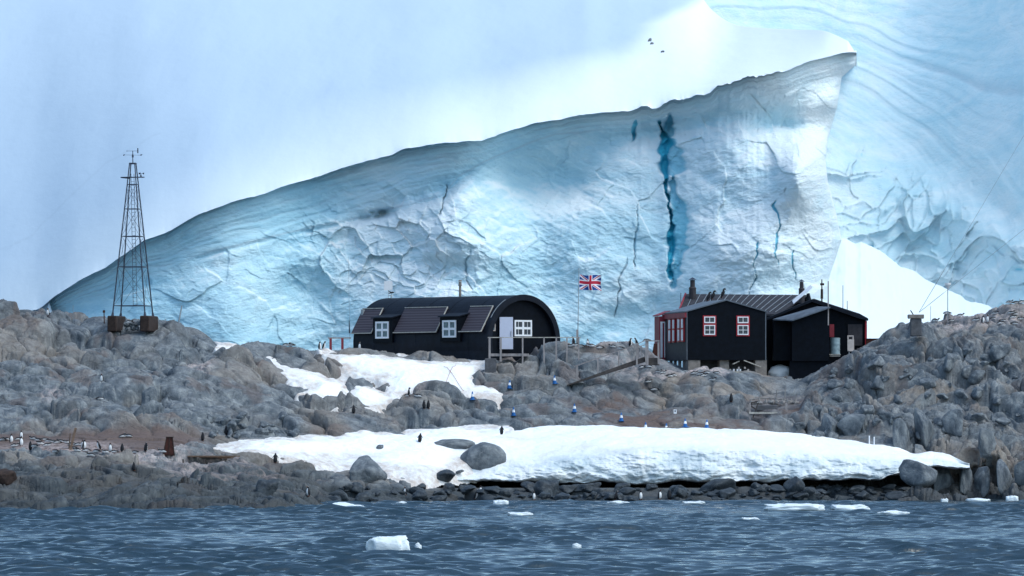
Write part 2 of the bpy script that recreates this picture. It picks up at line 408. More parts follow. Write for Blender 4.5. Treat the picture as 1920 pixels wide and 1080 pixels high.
# snow patches
hs = TZ + np.where(ssd > 0, .18 + .42 * sstep(0, 34, ssd), .16 + ssd * .07)
hs = hs + fbm(TX * .35, S * .5, 4, 61) * .22 + fbm(TX * 2.2, S * 3, 3, 62) * .05
keep = hs > HR - .25
COMB = np.maximum(HR, np.where(ssd > -8, hs, -9))
tag(grid_mesh('rocky_ground', TX, TD, HR, M['rock'], dict(wet=wet, soil=soil, warm=warm, guano=gu)), kind='structure')
sl = (slice(0, None), slice(0, None))
dirt = np.clip(1 - sstep(0, 16, ssd + fbm(TX, S, 3, 64) * 10), 0, 1) * .8
for (px, py, rx, ry, a) in [(600, 868, 150, 14, .7), (430, 842, 60, 12, .9), (700, 885, 60, 14, .9), (645, 745, 9, 30, .9), (840, 722, 22, 26, .25), (920, 745, 30, 8, .6), (890, 790, 30, 8, .5)]:
    dirt = np.maximum(dirt, a * (1 - sstep(.3, 1.1, np.sqrt(((TPX - px) / rx) ** 2 + ((TPY - py) / ry) ** 2))))
tag(grid_mesh('snow_patches', TX, TD, hs, M['snow'], dict(dirt=dirt, ice=dirt * 0), keep=keep & (ssd > -10)), kind='structure')

CPY = HZ - (COMB - EYE) * F / TD
def ground(px, py, mind=0):
    """first surface of the island that the line of sight through (px, py) meets"""
    c = int(np.clip(round((px + 260) / 2440 * (NCOL - 1)), 0, NCOL - 1))
    col = CPY[:, c]; ok = (col <= py) & (TD[:, c] > mind) & (tt > .3) & (tt < 8)
    i = int(np.argmax(ok)) if ok.any() else int(np.argmin(np.where((tt > .3) & (tt < 8), col, 9e9)))
    D = TD[i, c]
    return Vector(((px - 960) / F * D, D, float(COMB[i, c])))
def height(x, D):
    px = 960 + x * F / D
    c = int(np.clip(round((px + 260) / 2440 * (NCOL - 1)), 0, NCOL - 1))
    i = int(np.argmin(np.abs(TD[:, c] - D)))
    return float(COMB[i, c])

# ------------------------------------------------------------------ snow ledge above the beach
nx, = (760,)
lp = np.linspace(742, 1818, nx)
TOP = ix(lp, 742, 892, 800, 866, 850, 845, 880, 832, 930, 814, 1000, 800, 1130, 796, 1250, 799, 1400, 805, 1500, 811, 1560, 818, 1620, 828, 1680, 840, 1715, 852, 1745, 845, 1780, 855, 1818, 871)
LIP = ix(lp, 742, 893, 850, 890, 900, 885, 950, 874, 1050, 860, 1150, 848, 1250, 842, 1350, 843, 1500, 850, 1600, 858, 1680, 864, 1715, 858, 1745, 860, 1780, 864, 1818, 873)
BOT = ix(lp, 742, 895, 850, 901, 1000, 904, 1300, 904, 1500, 900, 1640, 897, 1680, 893, 1695, 884, 1715, 873, 1745, 872, 1780, 878, 1818, 876)
Df = ix(lp, 742, 371.5, 900, 371.5, 1680, 372, 1750, 374, 1818, 374.5)
Dc = ix(lp, 742, 372, 850, 375, 1000, 381, 1550, 381, 1680, 378, 1818, 375.3)
TOP, LIP, BOT = [blur(a, 9, 0) for a in (TOP, LIP, BOT)]
secs = []   # (D, py) rows
rows_d, rows_z = [], []
def addrow(D, py): rows_d.append(D); rows_z.append(EYE + (HZ - py) / F * D)
addrow(Df + 7, BOT * 0 + BOT + 2)                     # under side, far in
addrow(Df + .6, BOT + 1.0)
addrow(Df + .1, BOT - 1)
addrow(Df, BOT * .8 + LIP * .2)
addrow(Df + .35, BOT * .45 + LIP * .55)
addrow(Df + 1.3, LIP)
addrow(Df * .7 + Dc * .3 + 1, LIP * .62 + TOP * .38)
addrow(Df * .3 + Dc * .7 + .4, LIP * .25 + TOP * .75)
addrow(Dc, TOP)
zt = EYE + (HZ - TOP) / F * Dc
rows_d.append(Dc + 2.5); rows_z.append(zt - .5); rows_d.append(Dc + 4.5); rows_z.append(zt - 2.2)
rd = np.array(rows_d); rz = np.array(rows_z)
cnt = [14, 10, 10, 22, 30, 26, 26, 26, 16, 8]
t2 = np.concatenate([k + np.arange(n) / n for k, n in enumerate(cnt)] + [[10.0]]); k2 = np.clip(t2.astype(int), 0, 9); f2_ = (t2 - k2)[:, None]
LD = blur(rd[k2] * (1 - f2_) + rd[k2 + 1] * f2_, 7, 0); LZ = blur(rz[k2] * (1 - f2_) + rz[k2 + 1] * f2_, 7, 0)
LX = (lp[None, :] - 960) / F * LD
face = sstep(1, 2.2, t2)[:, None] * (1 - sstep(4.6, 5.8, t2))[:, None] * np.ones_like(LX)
n_ = fbm(LX * .45, LZ * 1.1 + 5, 5, 71) * .9 + fbm(LX * 1.6, LZ * 2.4, 4, 72, ridged=True) * .3
LD = LD + n_ * face * .8
LZ = LZ + fbm(LX * .3, LD * .5, 4, 73) * .22 * (1 - face) * sstep(5, 6, t2)[:, None] + fbm(LX * 2, LD * 2, 3, 74) * .035
LZ = LZ + (fbm(LX * .8, LX * 0 + 1, 4, 75) * .18) * (1 - sstep(2, 4, t2))[:, None]
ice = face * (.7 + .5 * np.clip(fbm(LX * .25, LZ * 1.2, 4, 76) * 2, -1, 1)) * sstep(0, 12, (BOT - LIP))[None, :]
edge = sstep(0, .03, (lp - 742) / 1076) * 1.0
ld_dirt = np.zeros_like(LX)
lx_ = np.broadcast_to(lp, LX.shape)
ld_dirt = np.clip(fbm(LX * .25, LD * .6, 4, 79) * .5 - .05, 0, .3) + .22 * np.exp(-((LD - 378.5 - fbm(LX * .15, LX * 0, 3, 80) * 3) / .25) ** 2) * (LX < 8)
ld_dirt = np.maximum(ld_dirt, .6 * (1 - sstep(.3, 1, np.hypot((lx_ - 760) / 40, (t2[:, None] - 5) / 3))))
tag(grid_mesh('snow_ledge', LX, LD, LZ, M['snow'], dict(dirt=ld_dirt, ice=ice)), kind='structure')
def on_ledge(px, py):
    c = int(round((px - 742) / 1076 * (nx - 1))); p = HZ - (LZ[:, c] - EYE) * F / LD[:, c]
    i = [k for k in range(len(t2)) if t2[k] > 2 and p[k] <= py]
    i = i[0] if i else int(np.argmin(p))
    return Vector((LX[i, c], LD[i, c], LZ[i, c]))

# ------------------------------------------------------------------ glacier
def glacier_material(name, strata=0):
    k = NM(name); co = k.n('ShaderNodeNewGeometry').outputs['Position']
    ice = k.attr('ice'); deep = k.attr('deep')
    mp = k.n('ShaderNodeMapping'); mp.inputs['Scale'].default_value = (.5, .5, 1.3); mp.inputs['Rotation'].default_value = (0, .45, 0); k.l(co, mp.inputs[0])
    n1 = k.noise(mp.outputs[0], .09, 8, .68, .8); n2 = k.noise(mp.outputs[0], .5, 7, .7, .5)
    f = k.math('ADD', ice, k.math('MULTIPLY', k.math('SUBTRACT', n1, .5), 1.25))
    f = k.math('ADD', f, k.math('MULTIPLY', k.math('SUBTRACT', n2, .5), .55))
    c = k.ramp(f, (.0, (.82, .89, .93)), (.32, (.69, .83, .90)), (.60, (.53, .75, .85)), (1.0, (.36, .62, .76)))
    c = k.mix(k.ramp(deep, (.3, (0, 0, 0)), (.5, (.6, .6, .6)), (1, (1, 1, 1))), c, (.06, .50, .68))
    dk = k.attr('dirty')
    c = k.mix(k.math('MULTIPLY', dk, .6, True), c, (.40, .48, .56))
    nb = k.bump(n1, 2, .3)
    nb = k.bump(n2, .5, .6, nb)
    nb = k.bump(k.noise(mp.outputs[0], 1.6, 6, .75), .3, .8, nb)
    return k.out(c, .55, nb, .25)
M['ice'] = glacier_material('glacier_ice')
k = NM('far_snow'); co = k.n('ShaderNodeNewGeometry').outputs['Position']
mp = k.n('ShaderNodeMapping'); mp.inputs['Scale'].default_value = (1, .35, 1); k.l(co, mp.inputs[0])
nb = k.bump(k.noise(mp.outputs[0], .03, 3, .5), 3, .15); nb = k.bump(k.noise(mp.outputs[0], .3, 4, .6), .5, .2, nb)
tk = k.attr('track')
cr = k.attr('shade_tint'); bc = k.mix(cr, (.83, .89, .92), (.48, .60, .73))  # dims the snow by mixing slope shade into its base colour
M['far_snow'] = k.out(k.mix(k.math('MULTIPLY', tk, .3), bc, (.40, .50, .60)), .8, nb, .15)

EDGE = [(-260, 700), (-60, 625), (40, 590), (75, 578), (100, 556), (150, 526), (200, 500), (270, 452), (330, 425), (400, 390), (500, 360), (600, 330), (700, 297), (760, 281), (820, 268), (905, 265), (950, 246), (1000, 230), (1100, 215), (1192, 206), (1200, 197), (1232, 201), (1262, 190), (1285, 184), (1305, 178), (1330, 176), (1345, 163), (1400, 146), (1450, 140), (1480, 130), (1520, 112), (1560, 104), (1606, 95), (1700, 97)]
RB = [(0, 1606), (97, 1606), (122, 1604), (145, 1578), (200, 1570), (262, 1552), (300, 1548), (340, 1552), (400, 1568), (450, 1578), (480, 1568), (520, 1555), (840, 1548)]
gpx = np.concatenate([np.linspace(-260, 1620, 1250), np.linspace(1621, 1700, 20)])
E = np.interp(gpx, *zip(*EDGE)); E = blur(E, 7, 0) + fbm(gpx / 45, gpx * 0, 4, 201) * 4 + fbm(gpx / 14, gpx * 0, 3, 202) * 6 * sstep(1170, 1220, gpx) * (1 - sstep(1420, 1500, gpx))
gs = np.linspace(0, 1, 520) ** 1.0
GPX = np.broadcast_to(gpx, (520, len(gpx))).copy()
GPY = E[None, :] + (835 - E[None, :]) * gs[:, None]
dE = GPY - E[None, :]                       # rows below the brink
rb = np.interp(GPY, *zip(*RB))
gx = GPX / 10.; gz = (757 - GPY) / 10.      # metres-ish
base = 1000 + gz * .35
# gentle plan shape: buttresses and bays
base = base + ix(GPX, -260, 60, 0, 40, 200, 10, 430, 0, 600, 14, 760, 4, 860, -6, 1000, 8, 1180, 2, 1240, 6, 1300, -4, 1450, -14, 1560, 2, 1620, 12)
wgx = gx + fbm(gx * .09, gz * .09, 4, 211) * 3; wgz = gz + fbm(gx * .09 + 5, gz * .09, 4, 212) * 3
rough = fbm(wgx * .05, wgz * .07, 5, 213, .5) * 8 + fbm(gx * .3 + gz * .12, gz * .6 - gx * .2, 5, 214, .62) * 1.1
rough = rough + (blocks(wgx, wgz, 10, 7, 215, 1.6, .55, .25, .06, .6) + blocks(wgx + 4, wgz, 4, 2.8, 216, .8, .55, .15, .08, .5) + blocks(wgx, wgz, 1.6, 1.2, 222, .35, .55, .08, .05, .4) * .8) * .5
# smooth wind- and melt-shaped scoops in the middle, broken seracs left and right
brk = np.clip(1 - sstep(40, 160, np.abs(GPX - 700) * 1.0 - 60) + sstep(1260, 1330, GPX) + .35 * (1 - sstep(250, 500, GPX)) + sstep(0, 1, fbm(gx * .03, gz * .04, 3, 217) * 2), .3, 1)
rough = rough * (.45 + .55 * brk)
scoop = np.sin((GPX * .55 + GPY * .85) / 34 + fbm(gx * .05, gz * .05, 3, 218) * 5) * 1.3 * np.exp(-((GPX - 1020) / 190) ** 2)
bandw = ix(GPX, 100, 30, 300, 70, 500, 95, 700, 80, 900, 60, 1100, 42, 1250, 40, 1400, 46, 1600, 40)
band = 1 - sstep(.75, 1.15, dE / bandw + fbm(gx * .1, gz * .1, 3, 219) * .25)
strata = np.sin(dE / bandw * 26 + fbm(gx * .05, gz * .3, 4, 220) * 5) * .8 + np.sin(dE / bandw * 57 + fbm(gx * .1, gz * .3, 3, 221) * 5) * .4
base = blur(base, 61, 1)
GD = base + rough * (1 - .75 * band) * .75 + scoop + strata * band * .22
# the brink overhangs a little, with a hollow beneath it
GD = GD - 2.0 * np.exp(-((dE - 12) / 26) ** 2) + ix(GPX, 0, 1.2, 1120, 1.2, 1250, 3.5, 1600, 3.5) * np.exp(-((dE - bandw * 1.25) / 22) ** 2)
# broken seracs left of the half-round hut's chimney, and a cave under the layered band
ser = np.exp(-((GPX - 740) / 130) ** 2 - ((GPY - 470) / 85) ** 2)
wob1 = np.clip(1.6 * ser, 0, 1)
GD = GD + wob1 * (blocks(wgx + 9, wgz, 6, 4, 241, 2.6, .7, .4, .2, .5) + blocks(wgx, wgz + 3, 2.4, 1.8, 242, 1.0, .7, .2, .1, .5))
GD = GD + 5 * np.exp(-((GPX - 705) / 34) ** 4 - ((GPY - 402 + (GPX - 705) * .12) / 9) ** 4) * np.clip(.8 + fbm(gx * .5, gz * .5, 3, 243), 0, 1.4)
GD = GD + 3.5 * np.exp(-((GPX - 840) / 42) ** 4 - ((GPY - 510) / 30) ** 4)
fine_ = fbm(gx * .9 + gz * 1.6, gz * .35 - gx * .2, 4, 244, .6) * np.exp(-((GPX - 1010) / 200) ** 2) * .3
GD = GD + fine_
# great hollow below the tip
GD = GD + 13 * np.exp(-((GPX - 1470) / 95) ** 2 - ((GPY - 235) / 38) ** 2)
GD = GD - 14 * np.exp(-((GPX - 1500) / 40) ** 2 - ((GPY - 330) / 70) ** 2)
GD = GD + 9 * np.exp(-((GPX - 1000) / 150) ** 2 - ((GPY - 330) / 50) ** 2)
# the ledge line that runs across the face
ln = np.interp(GPX, [300, 400, 520, 700, 830, 860, 900, 960, 1040, 1130], [500, 470, 440, 400, 365, 330, 305, 280, 252, 240])
GD = GD + 1.3 * np.exp(-((GPY - ln - 6) / 6) ** 2) * np.clip(.6 + fbm(gx * .15, gz * 0, 3, 240) * 1.5, 0, 1.5) * sstep(300, 420, GPX) * (1 - sstep(1090, 1140, GPX))
GD = GD - 3 * sstep(0, 30, GPY - ln) * np.exp(-((GPY - ln - 30) / 60) ** 2) * sstep(780, 860, GPX) * (1 - sstep(1000, 1120, GPX))
# crevasses
deep = np.zeros_like(GD)
def crev(pts, wd, dep, col=1.):
    global GD, deep
    xs = np.interp(GPY, [p[1] for p in pts], [p[0] for p in pts]); ww = np.interp(GPY, [p[1] for p in pts], [p[2] for p in pts]) * wd
    ww = ww * np.clip(.8 + 1.2 * fbm(GPY / 24, GPX / 80, 3, int(pts[0][0])), .15, 2)
    y0, y1 = pts[0][1], pts[-1][1]
    m = sstep(y0 - 6, y0 + 4, GPY) * (1 - sstep(y1 - 4, y1 + 8, GPY))
    xs = xs + fbm(GPY / 26, GPY * 0, 4, int(pts[0][0]) + 3) * 9
    g = np.exp(-((GPX - xs) / np.maximum(ww, .6)) ** 4) * m
    GD = GD + dep * g; deep = np.maximum(deep, col * np.clip(g * 1.3, 0, 1))
crev([(1238, 228, 10), (1246, 262, 15), (1246, 300, 9), (1248, 340, 4), (1256, 400, 5), (1260, 450, 7), (1256, 490, 7), (1258, 522, 4)], 1.0, 2.6, 1)
crev([(1256, 215, 12), (1258, 300, 18), (1270, 400, 15), (1268, 490, 14), (1264, 540, 6)], 1.2, 2, .5)
crev([(1188, 226, 5), (1184, 262, 2)], 1, .8, .8)
crev([(1455, 378, 2), (1459, 420, 4), (1458, 462, 3), (1459, 495, 1)], 1, .8, .75)
crev([(1419, 455, 1.5), (1414, 500, 2), (1421, 518, 2), (1410, 545, 1.5), (1407, 556, 1)], 1, .8, .75)
crev([(1483, 470, 1), (1487, 512, 2.6), (1489, 524, 1)], 1, .8, .75)
crev([(1194, 385, 1), (1189, 440, 1.6), (1185, 500, 1)], 1, 1, .3)
crev([(1172, 485, 1), (1162, 535, 1.5), (1157, 590, 1)], 1, 1, .3)
crev([(880, 470, 1), (876, 520, 1.6), (884, 545, 1)], 1, 1, .3)
crev([(838, 350, 1.5), (832, 372, 2), (826, 400, 1.5)], 1, 2, .2)
over = np.maximum(GPX - rb, 0)
lowf = blur(blur(GD, 41, 1), 41, 0); GD = lowf + (GD - lowf) * (.62 + .38 * np.clip(deep * 2, 0, 1))
GX_px = np.minimum(GPX, rb); GD = GD + over * 2.6 + 3 * np.exp(-(np.maximum(rb - GPX, 0) / 8) ** 1)
icef = .35 + ix(GPX, 0, .25, 300, .42, 560, .42, 700, .1, 860, .25, 1000, .22, 1150, .12, 1250, .02, 1350, -.06, 1560, -.05) + .25 * fbm(gx * .05, gz * .06, 4, 230) - .3 * wob1 + fine_ * .35
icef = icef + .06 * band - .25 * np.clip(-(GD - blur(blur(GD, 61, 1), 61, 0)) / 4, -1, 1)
slope = -np.gradient(blur(GD, 5, 0), axis=0) / np.maximum(-np.gradient(GPY / 10., axis=0), -1e9) * -1
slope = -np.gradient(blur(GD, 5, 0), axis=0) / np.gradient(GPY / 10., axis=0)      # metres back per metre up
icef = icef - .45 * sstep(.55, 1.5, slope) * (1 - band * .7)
dirty = band * np.clip(strata * .5 + .15 + fbm(gx * .05, gz * .3, 3, 231), 0, 1) ** 1.5 * .6
dirty = np.maximum(dirty, .7 * np.exp(-((GPY - ln - 1 + fbm(gx * .2, gz * .2, 3, 232) * 4) / 2.2) ** 2) * sstep(300, 420, GPX) * (1 - sstep(1090, 1140, GPX)))
GXm = (GX_px - 960) / F * GD; GZm = EYE + (HZ - GPY) / F * GD
tag(grid_mesh('ice_cliff', GXm, GD, GZm, M['ice'], dict(ice=icef, deep=deep, dirty=dirty)), kind='structure')

# snow slope above and behind the brink
spx = np.linspace(-420, 1606, 1014)
Es = np.interp(np.clip(spx, -260, 1700), gpx, E)
De = np.interp(np.clip(spx, -260, 1700), gpx, GD[0])
De0 = De.copy(); De = blur(De, 141, 0); Es0 = Es.copy(); Es = blur(Es, 31, 0)
TopP = ix(spx, 1100, -260, 1180, -200, 1250, -110, 1295, -40, 1322, 4, 1345, 28, 1375, 43, 1450, 48, 1550, 54, 1590, 74, 1606, 99)
Dtop = ix(spx, -420, 1290, 500, 1290, 900, 1330, 1100, 1350, 1180, 1320, 1260, 1230, 1330, 1130, 1450, 1085, 1606, 1015)
ts = np.linspace(0, 1, 260)[:, None]

near = np.exp(-ts * 60); EE = Es[None, :] * (1 - near) + Es0[None, :] * near; DD = De[None, :] * (1 - near) + De0[None, :] * near
Dtop = blur(Dtop, 71, 0); TopP = np.where(spx < 1570, blur(TopP, 13, 0), TopP)
SDm = DD + (Dtop[None, :] - DD) * (ts ** 1.25)
SPY = EE + (TopP[None, :] - EE) * ts
SDm = SDm - 4 * np.exp(-ts * 60)
SZ = EYE + (HZ - SPY) / F * SDm; SX = (spx[None, :] - 960) / F * SDm
SZ = SZ + (fbm(SX * .02, SDm * .012, 3, 301) * 1.2 + fbm(SX * .15, SDm * .04, 3, 302) * .12) * sstep(0, .12, ts)
# painted shade, not a fold, parts the pale slope from the bright shoulder

back_d = SDm[-1:] + np.array([4., 14, 40])[:, None]; back_z = SZ[-1:] - np.array([.3, 1.5, 4])[:, None] * (1 - sstep(1500, 1585, spx))[None, :]
SDa = np.vstack([SDm, back_d]); SZa = np.vstack([SZ, back_z]); SXa = np.vstack([SX, np.repeat(SX[-1:], 3, 0) * back_d / SDm[-1:]])
ppy = HZ - (SZa - EYE) * F / SDa; ppx = 960 + SXa * F / SDa
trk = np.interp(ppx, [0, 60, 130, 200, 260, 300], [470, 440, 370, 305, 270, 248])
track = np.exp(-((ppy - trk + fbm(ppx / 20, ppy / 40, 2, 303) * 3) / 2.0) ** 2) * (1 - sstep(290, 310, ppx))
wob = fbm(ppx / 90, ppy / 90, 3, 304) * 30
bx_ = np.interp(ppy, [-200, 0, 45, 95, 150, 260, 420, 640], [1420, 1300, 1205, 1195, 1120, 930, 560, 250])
shade_tint = np.where(ppy < 95, 1 - sstep(-25, 25, ppx + wob - bx_), 1 - sstep(-420, 140, ppx + wob - bx_) * .95)
shade_tint = shade_tint * (1 - sstep(95, 110, ppy)) + sstep(95, 110, ppy) * (1 - sstep(-420, 140, ppx + wob - bx_) * .95) if 0 else 1 - sstep(-30 - 560 * sstep(50, 230, ppy), 30 + 160 * sstep(50, 230, ppy), ppx + wob - bx_)
shade_tint = np.clip(shade_tint * .92 - .2 * sstep(-120, 0, ppy - np.interp(ppx, gpx, E)), 0, 1)  # shade of the left slope painted in, shoulder left bright
tag(grid_mesh('glacier_snow', SXa, SDa, SZa, M['far_snow'], dict(track=track, shade_tint=shade_tint)), kind='structure')
def on_snow(px, py):
    c = int(np.argmin(np.abs(spx - px))); i = int(np.argmin(np.abs(SPY[:, c] - py))); return Vector((SX[i, c], SDm[i, c], SZ[i, c]))
SHOULDER = [on_snow(1219, 74), on_snow(1222, 79), on_snow(1243, 93)]
# recess wall with long curved layers, and the broken icefall beneath it
bl_ = lambda a: blur(a, 91, 1)
rp = np.linspace(1250, 2260, 620); rq = np.linspace(-320, 850, 560)
RPX, RPY = np.meshgrid(rp, rq)
cxr, cyr = 1380., -260.
lay = np.interp(RPX, [1250, 1600, 1700, 1920, 2260], [0, 60, 190, 300, 380])     # layers
lay = blur(lay, 121, 1)
q = RPY - lay * np.clip((RPY + 100) / 420, 0, 1.3)
ax = RPX / 10.; az = RPY / 10.
lw = q + fbm(ax * .03, az * .03, 3, 401) * 40 + fbm(ax * .1, az * .1, 3, 402) * 8
lay1 = (.5 - np.abs(fbm(ax * .008, lw / 34, 3, 403))) ; lines = np.sin(lw / 6.3) * .5 + np.sin(lw / 14.7 + 1) * .8 + fbm(ax * .02, lw / 9, 3, 404) * 2
fall = sstep(0, 90, RPY - bl_(np.interp(RPX, [1500, 1600, 1700, 1800, 1920, 2260], [200, 235, 235, 330, 420, 520])) + fbm(ax * .1, az * .1, 4, 405) * 40)
RD = 1190 - (RPY - 100) * .10 + bl_(ix(RPX, 1250, -10, 1500, 30, 1700, 60, 1920, 10, 2260, -70))
RD = RD + lines * .28 * (1 - fall)
w1 = ax + fbm(ax * .06, az * .06, 4, 406) * 10; w2 = az + fbm(ax * .06 + 8, az * .06, 4, 407) * 10
RD = RD - fall * 14 + fall * .7 * (fbm(w1 * .04, w2 * .05, 6, 408, .55) * 9 + blocks(w1, w2, 13, 9, 409, 4, .4, 3, .8, .6) + blocks(w1, w2, 4.5, 3.2, 410, 1.6, .4, 1.2, .5, .6))
rdirty = (1 - fall) * np.clip(lines * .4 - .25, 0, 1) ** 1.5 * .8
rice = .30 + fall * (.12 + .4 * fbm(ax * .04, az * .05, 4, 411)) + .1 * (1 - fall)
deep2 = np.zeros_like(RD)
for (x, y, rx, ry, a) in [(1635, 462, 9, 7, .6), (1550, 240, 16, 9, .4), (1615, 290, 8, 10, .4), (1910, 505, 18, 6, .7), (1825, 345, 6, 9, .4), (1600, 360, 50, 40, .10), (1650, 420, 60, 50, .14), (1880, 480, 80, 30, .12), (1720, 370, 30, 3, .3), (1790, 505, 14, 3, .5)]:
    dd = np.hypot((RPX - x) / rx, (RPY - y) / ry) + fbm(ax * .5, az * .5, 3, 412) * .5
    g = a * np.clip(1 - dd, 0, 1) ** .7
    deep2 = np.maximum(deep2, g); RD = RD + 2 * g
tag(grid_mesh('icefall', (RPX - 960) / F * RD, RD, EYE + (HZ - RPY) / F * RD, M['ice'], dict(ice=rice, deep=deep2, dirty=rdirty), flip=True), kind='structure')
# bright avalanche cone at the foot
cp = np.linspace(1520, 1990, 240); ct = np.linspace(0, 1, 120)[:, None]
CT = ix(cp, 1520, 470, 1548, 452, 1575, 444, 1640, 470, 1700, 503, 1760, 538, 1800, 558, 1850, 577, 1900, 596, 1990, 640)
CT = blur(CT, 13, 0) + fbm(cp / 28, cp * 0, 4, 502) * 6
CPYg = CT[None, :] + (900 - CT)[None, :] * ct; CDg = 1105 - ct * 150 + ((cp - 1600) / 60)[None, :] ** 2 * .8
CZg = EYE + (HZ - CPYg) / F * CDg; CXg = (cp[None, :] - 960) / F * CDg
CZg = CZg + fbm(CXg * .06, CDg * .03, 5, 501) * 2.0 + fbm(CXg * .3, CDg * .1, 4, 503) * .5
CDb = np.vstack([CDg[:1] + 60, CDg[:1] + 8, CDg]); CZb = np.vstack([CZg[:1] - 45, CZg[:1] - 4, CZg]); CXb = np.vstack([CXg[:1], CXg[:1], CXg])
tag(grid_mesh('avalanche_cone', CXb, CDb, CZb, M['far_snow'], dict(track=CZb * 0, shade_tint=CZb * 0 + .42), flip=True), kind='structure')
# left low snow at the foot of the pale slope
lp2 = np.linspace(-420, 170, 160); lt = np.linspace(0, 1, 110)[:, None]
LT = ix(lp2, -420, 470, 0, 505, 50, 520, 90, 548, 115, 640, 170, 700); LT = blur(LT, 9, 0) + fbm(lp2 / 22, lp2 * 0, 3, 512) * 12
D0_ = np.array([np.interp(LT[i_], SPY[::-1, int(np.argmin(np.abs(spx - lp2[i_])))], SDm[::-1, int(np.argmin(np.abs(spx - lp2[i_])))]) for i_ in range(len(lp2))])
LPY = LT[None, :] + (840 - LT)[None, :] * lt; LDg = D0_[None, :] + 1.5 - lt * 40 + 0 * LPY
LDg = LDg + fbm(lp2[None, :] * .012 + 0 * LPY, LPY * .03, 5, 511) * 7 * sstep(0, .15, lt) + (1 - np.exp(-lt * 3)) * 0

tag(grid_mesh('snow_bank', (lp2[None, :] - 960) / F * LDg, LDg, EYE + (HZ - LPY) / F * LDg, M['far_snow'], dict(track=LPY * 0, shade_tint=LPY * 0 + .45), flip=True), kind='structure')

# ------------------------------------------------------------------ sea
k = NM('sea_water'); co = k.n('ShaderNodeNewGeometry').outputs['Position']
mp = k.n('ShaderNodeMapping'); mp.inputs['Scale'].default_value = (1, .45, 1); k.l(co, mp.inputs[0])
nb = k.bump(k.noise(mp.outputs[0], 3.5, 4, .6, .4), .035, .8)
M['water'] = k.out((.011, .032, .050), .12, nb, .5)
k.b.inputs['IOR'].default_value = 1.55
wd = np.concatenate([np.linspace(120, 196, 60, endpoint=False), np.linspace(196, 385, 1150), np.geomspace(387, 3000, 60)])
wpx = np.linspace(-260, 2180, 1100)
WD = np.broadcast_to(wd[:, None], (len(wd), len(wpx))).astype(np.float64)
WX = (wpx[None, :] - 960) / F * WD
rg = np.random.RandomState(3); WZ = np.zeros(WD.shape, np.float32)
for i in range(64):
    lam = .34 * (3.4 / .34) ** rg.rand(); a_ = rg.normal(-.08, .27)
    kx, ky = math.sin(a_) * 6.283 / lam, math.cos(a_) * 6.283 / lam
    am = .0142 * lam ** .52
    ph = (kx * WX + ky * WD + rg.rand() * 6.28).astype(np.float32)
    WZ += am * (1 - 2 * np.abs(np.sin(ph / 2)) ** 1.35 + .2) if i % 2 else am * np.sin(ph)
WZ *= np.clip(.6 + 1.0 * (fbm(WX * .09, WD * .03, 4, 601) + .3), .3, 1.35).astype(np.float32)
WZ *= (1 - .6 * sstep(350, 372, WD)) * (1 - sstep(385, 420, WD)) * sstep(120, 160, WD)
tag(grid_mesh('sea', WX, WD, WZ, M['water']), kind='structure')

tag(MB().add([(-6000, -6000, -.75), (6000, -6000, -.75), (6000, 6000, -.75), (-6000, 6000, -.75)], [(0, 1, 2, 3)]).build('open_sea', M['water']), kind='structure')


# ================================================================== OBJECTS
M['black'] = plain('black_tarred_paint', (.0025, .0045, .009), .6, .35, 2.5, spec=.1, bump=.01)
M['black_roof'] = plain('black_felt', (.007, .010, .018), .6, .35, 1.5, spec=.15, bump=.015)
M['brown_black'] = plain('brown_black_boards', (.035, .032, .038), .7, .3, 3)
M['grey_roof'] = plain('grey_felt_roof', (.10, .12, .15), .6, .3, 2)
M['dark_roof'] = plain('weathered_roof_felt', (.032, .033, .042), .8, .35, 3, bump=.02)
M['white'] = plain('white_paint', (.78, .79, .83), .5, .06, 5)
M['red'] = plain('red_paint', (.36, .018, .03), .5, .15, 5)
M['dull_red'] = plain('faded_red_paint', (.24, .03, .045), .6, .25, 4)
M['door'] = plain('pale_door_paint', (.50, .53, .66), .5, .05, 3)
M['wood'] = plain('weathered_timber', (.30, .27, .27), .85, .3, 5, streak=(1, 1, .3), bump=.01)
M['dark_wood'] = plain('dark_timber', (.07, .06, .058), .85, .35, 5)
M['pale_wood'] = plain('pale_timber', (.45, .42, .38), .85, .3, 5)
M['plank'] = plain('brown_plank', (.17, .115, .085), .85, .4, 4)
M['rust'] = plain('rusty_steel', (.036, .023, .020), .85, .45, 4, bump=.02)
M['dark_rust'] = plain('dark_rusty_steel', (.055, .018, .014), .85, .4, 5, bump=.02)
M['steel'] = plain('dark_painted_steel', (.035, .045, .075), .5, .2, 6)
M['grey_metal'] = plain('galvanised_steel', (.30, .33, .36), .45, .2, 6, metal=.3)
M['concrete'] = plain('concrete', (.21, .185, .17), .9, .3, 3, bump=.02)
M['dark_concrete'] = plain('dark_concrete', (.10, .10, .11), .9, .3, 3, bump=.02)
M['glass'] = plain('dark_window_glass', (.035, .05, .075), .12, .4, 1.5, spec=.6)
M['glass_pale'] = plain('pale_window_glass', (.10, .16, .19), .2, .5, 5, spec=.5)  # lighter, more varied tone than the dark panes
M['blue'] = plain('blue_plastic', (.015, .12, .36), .5, .15, 5)
M['pale_blue'] = plain('pale_blue_paint', (.28, .38, .42), .6, .3, 4)
M['cream'] = plain('faded_plastic', (.45, .40, .38), .6, .15, 4)
M['bird_black'] = plain('black_feathers', (.012, .013, .018), .75, .2, 6)
M['bird_white'] = plain('white_feathers', (.74, .74, .76), .8, .08, 6)
M['beak'] = plain('orange_beak', (.22, .07, .03), .6, .1, 5)
M['bone'] = plain('weathered_bone', (.27, .255, .25), .9, .25, 4)
M['ice_white'] = plain('floating_ice', (.80, .87, .92), .35, .08, 2, bump=.03)
M['fl_red'] = plain('flag_red', (.48, .02, .05), .8, .08, 4)
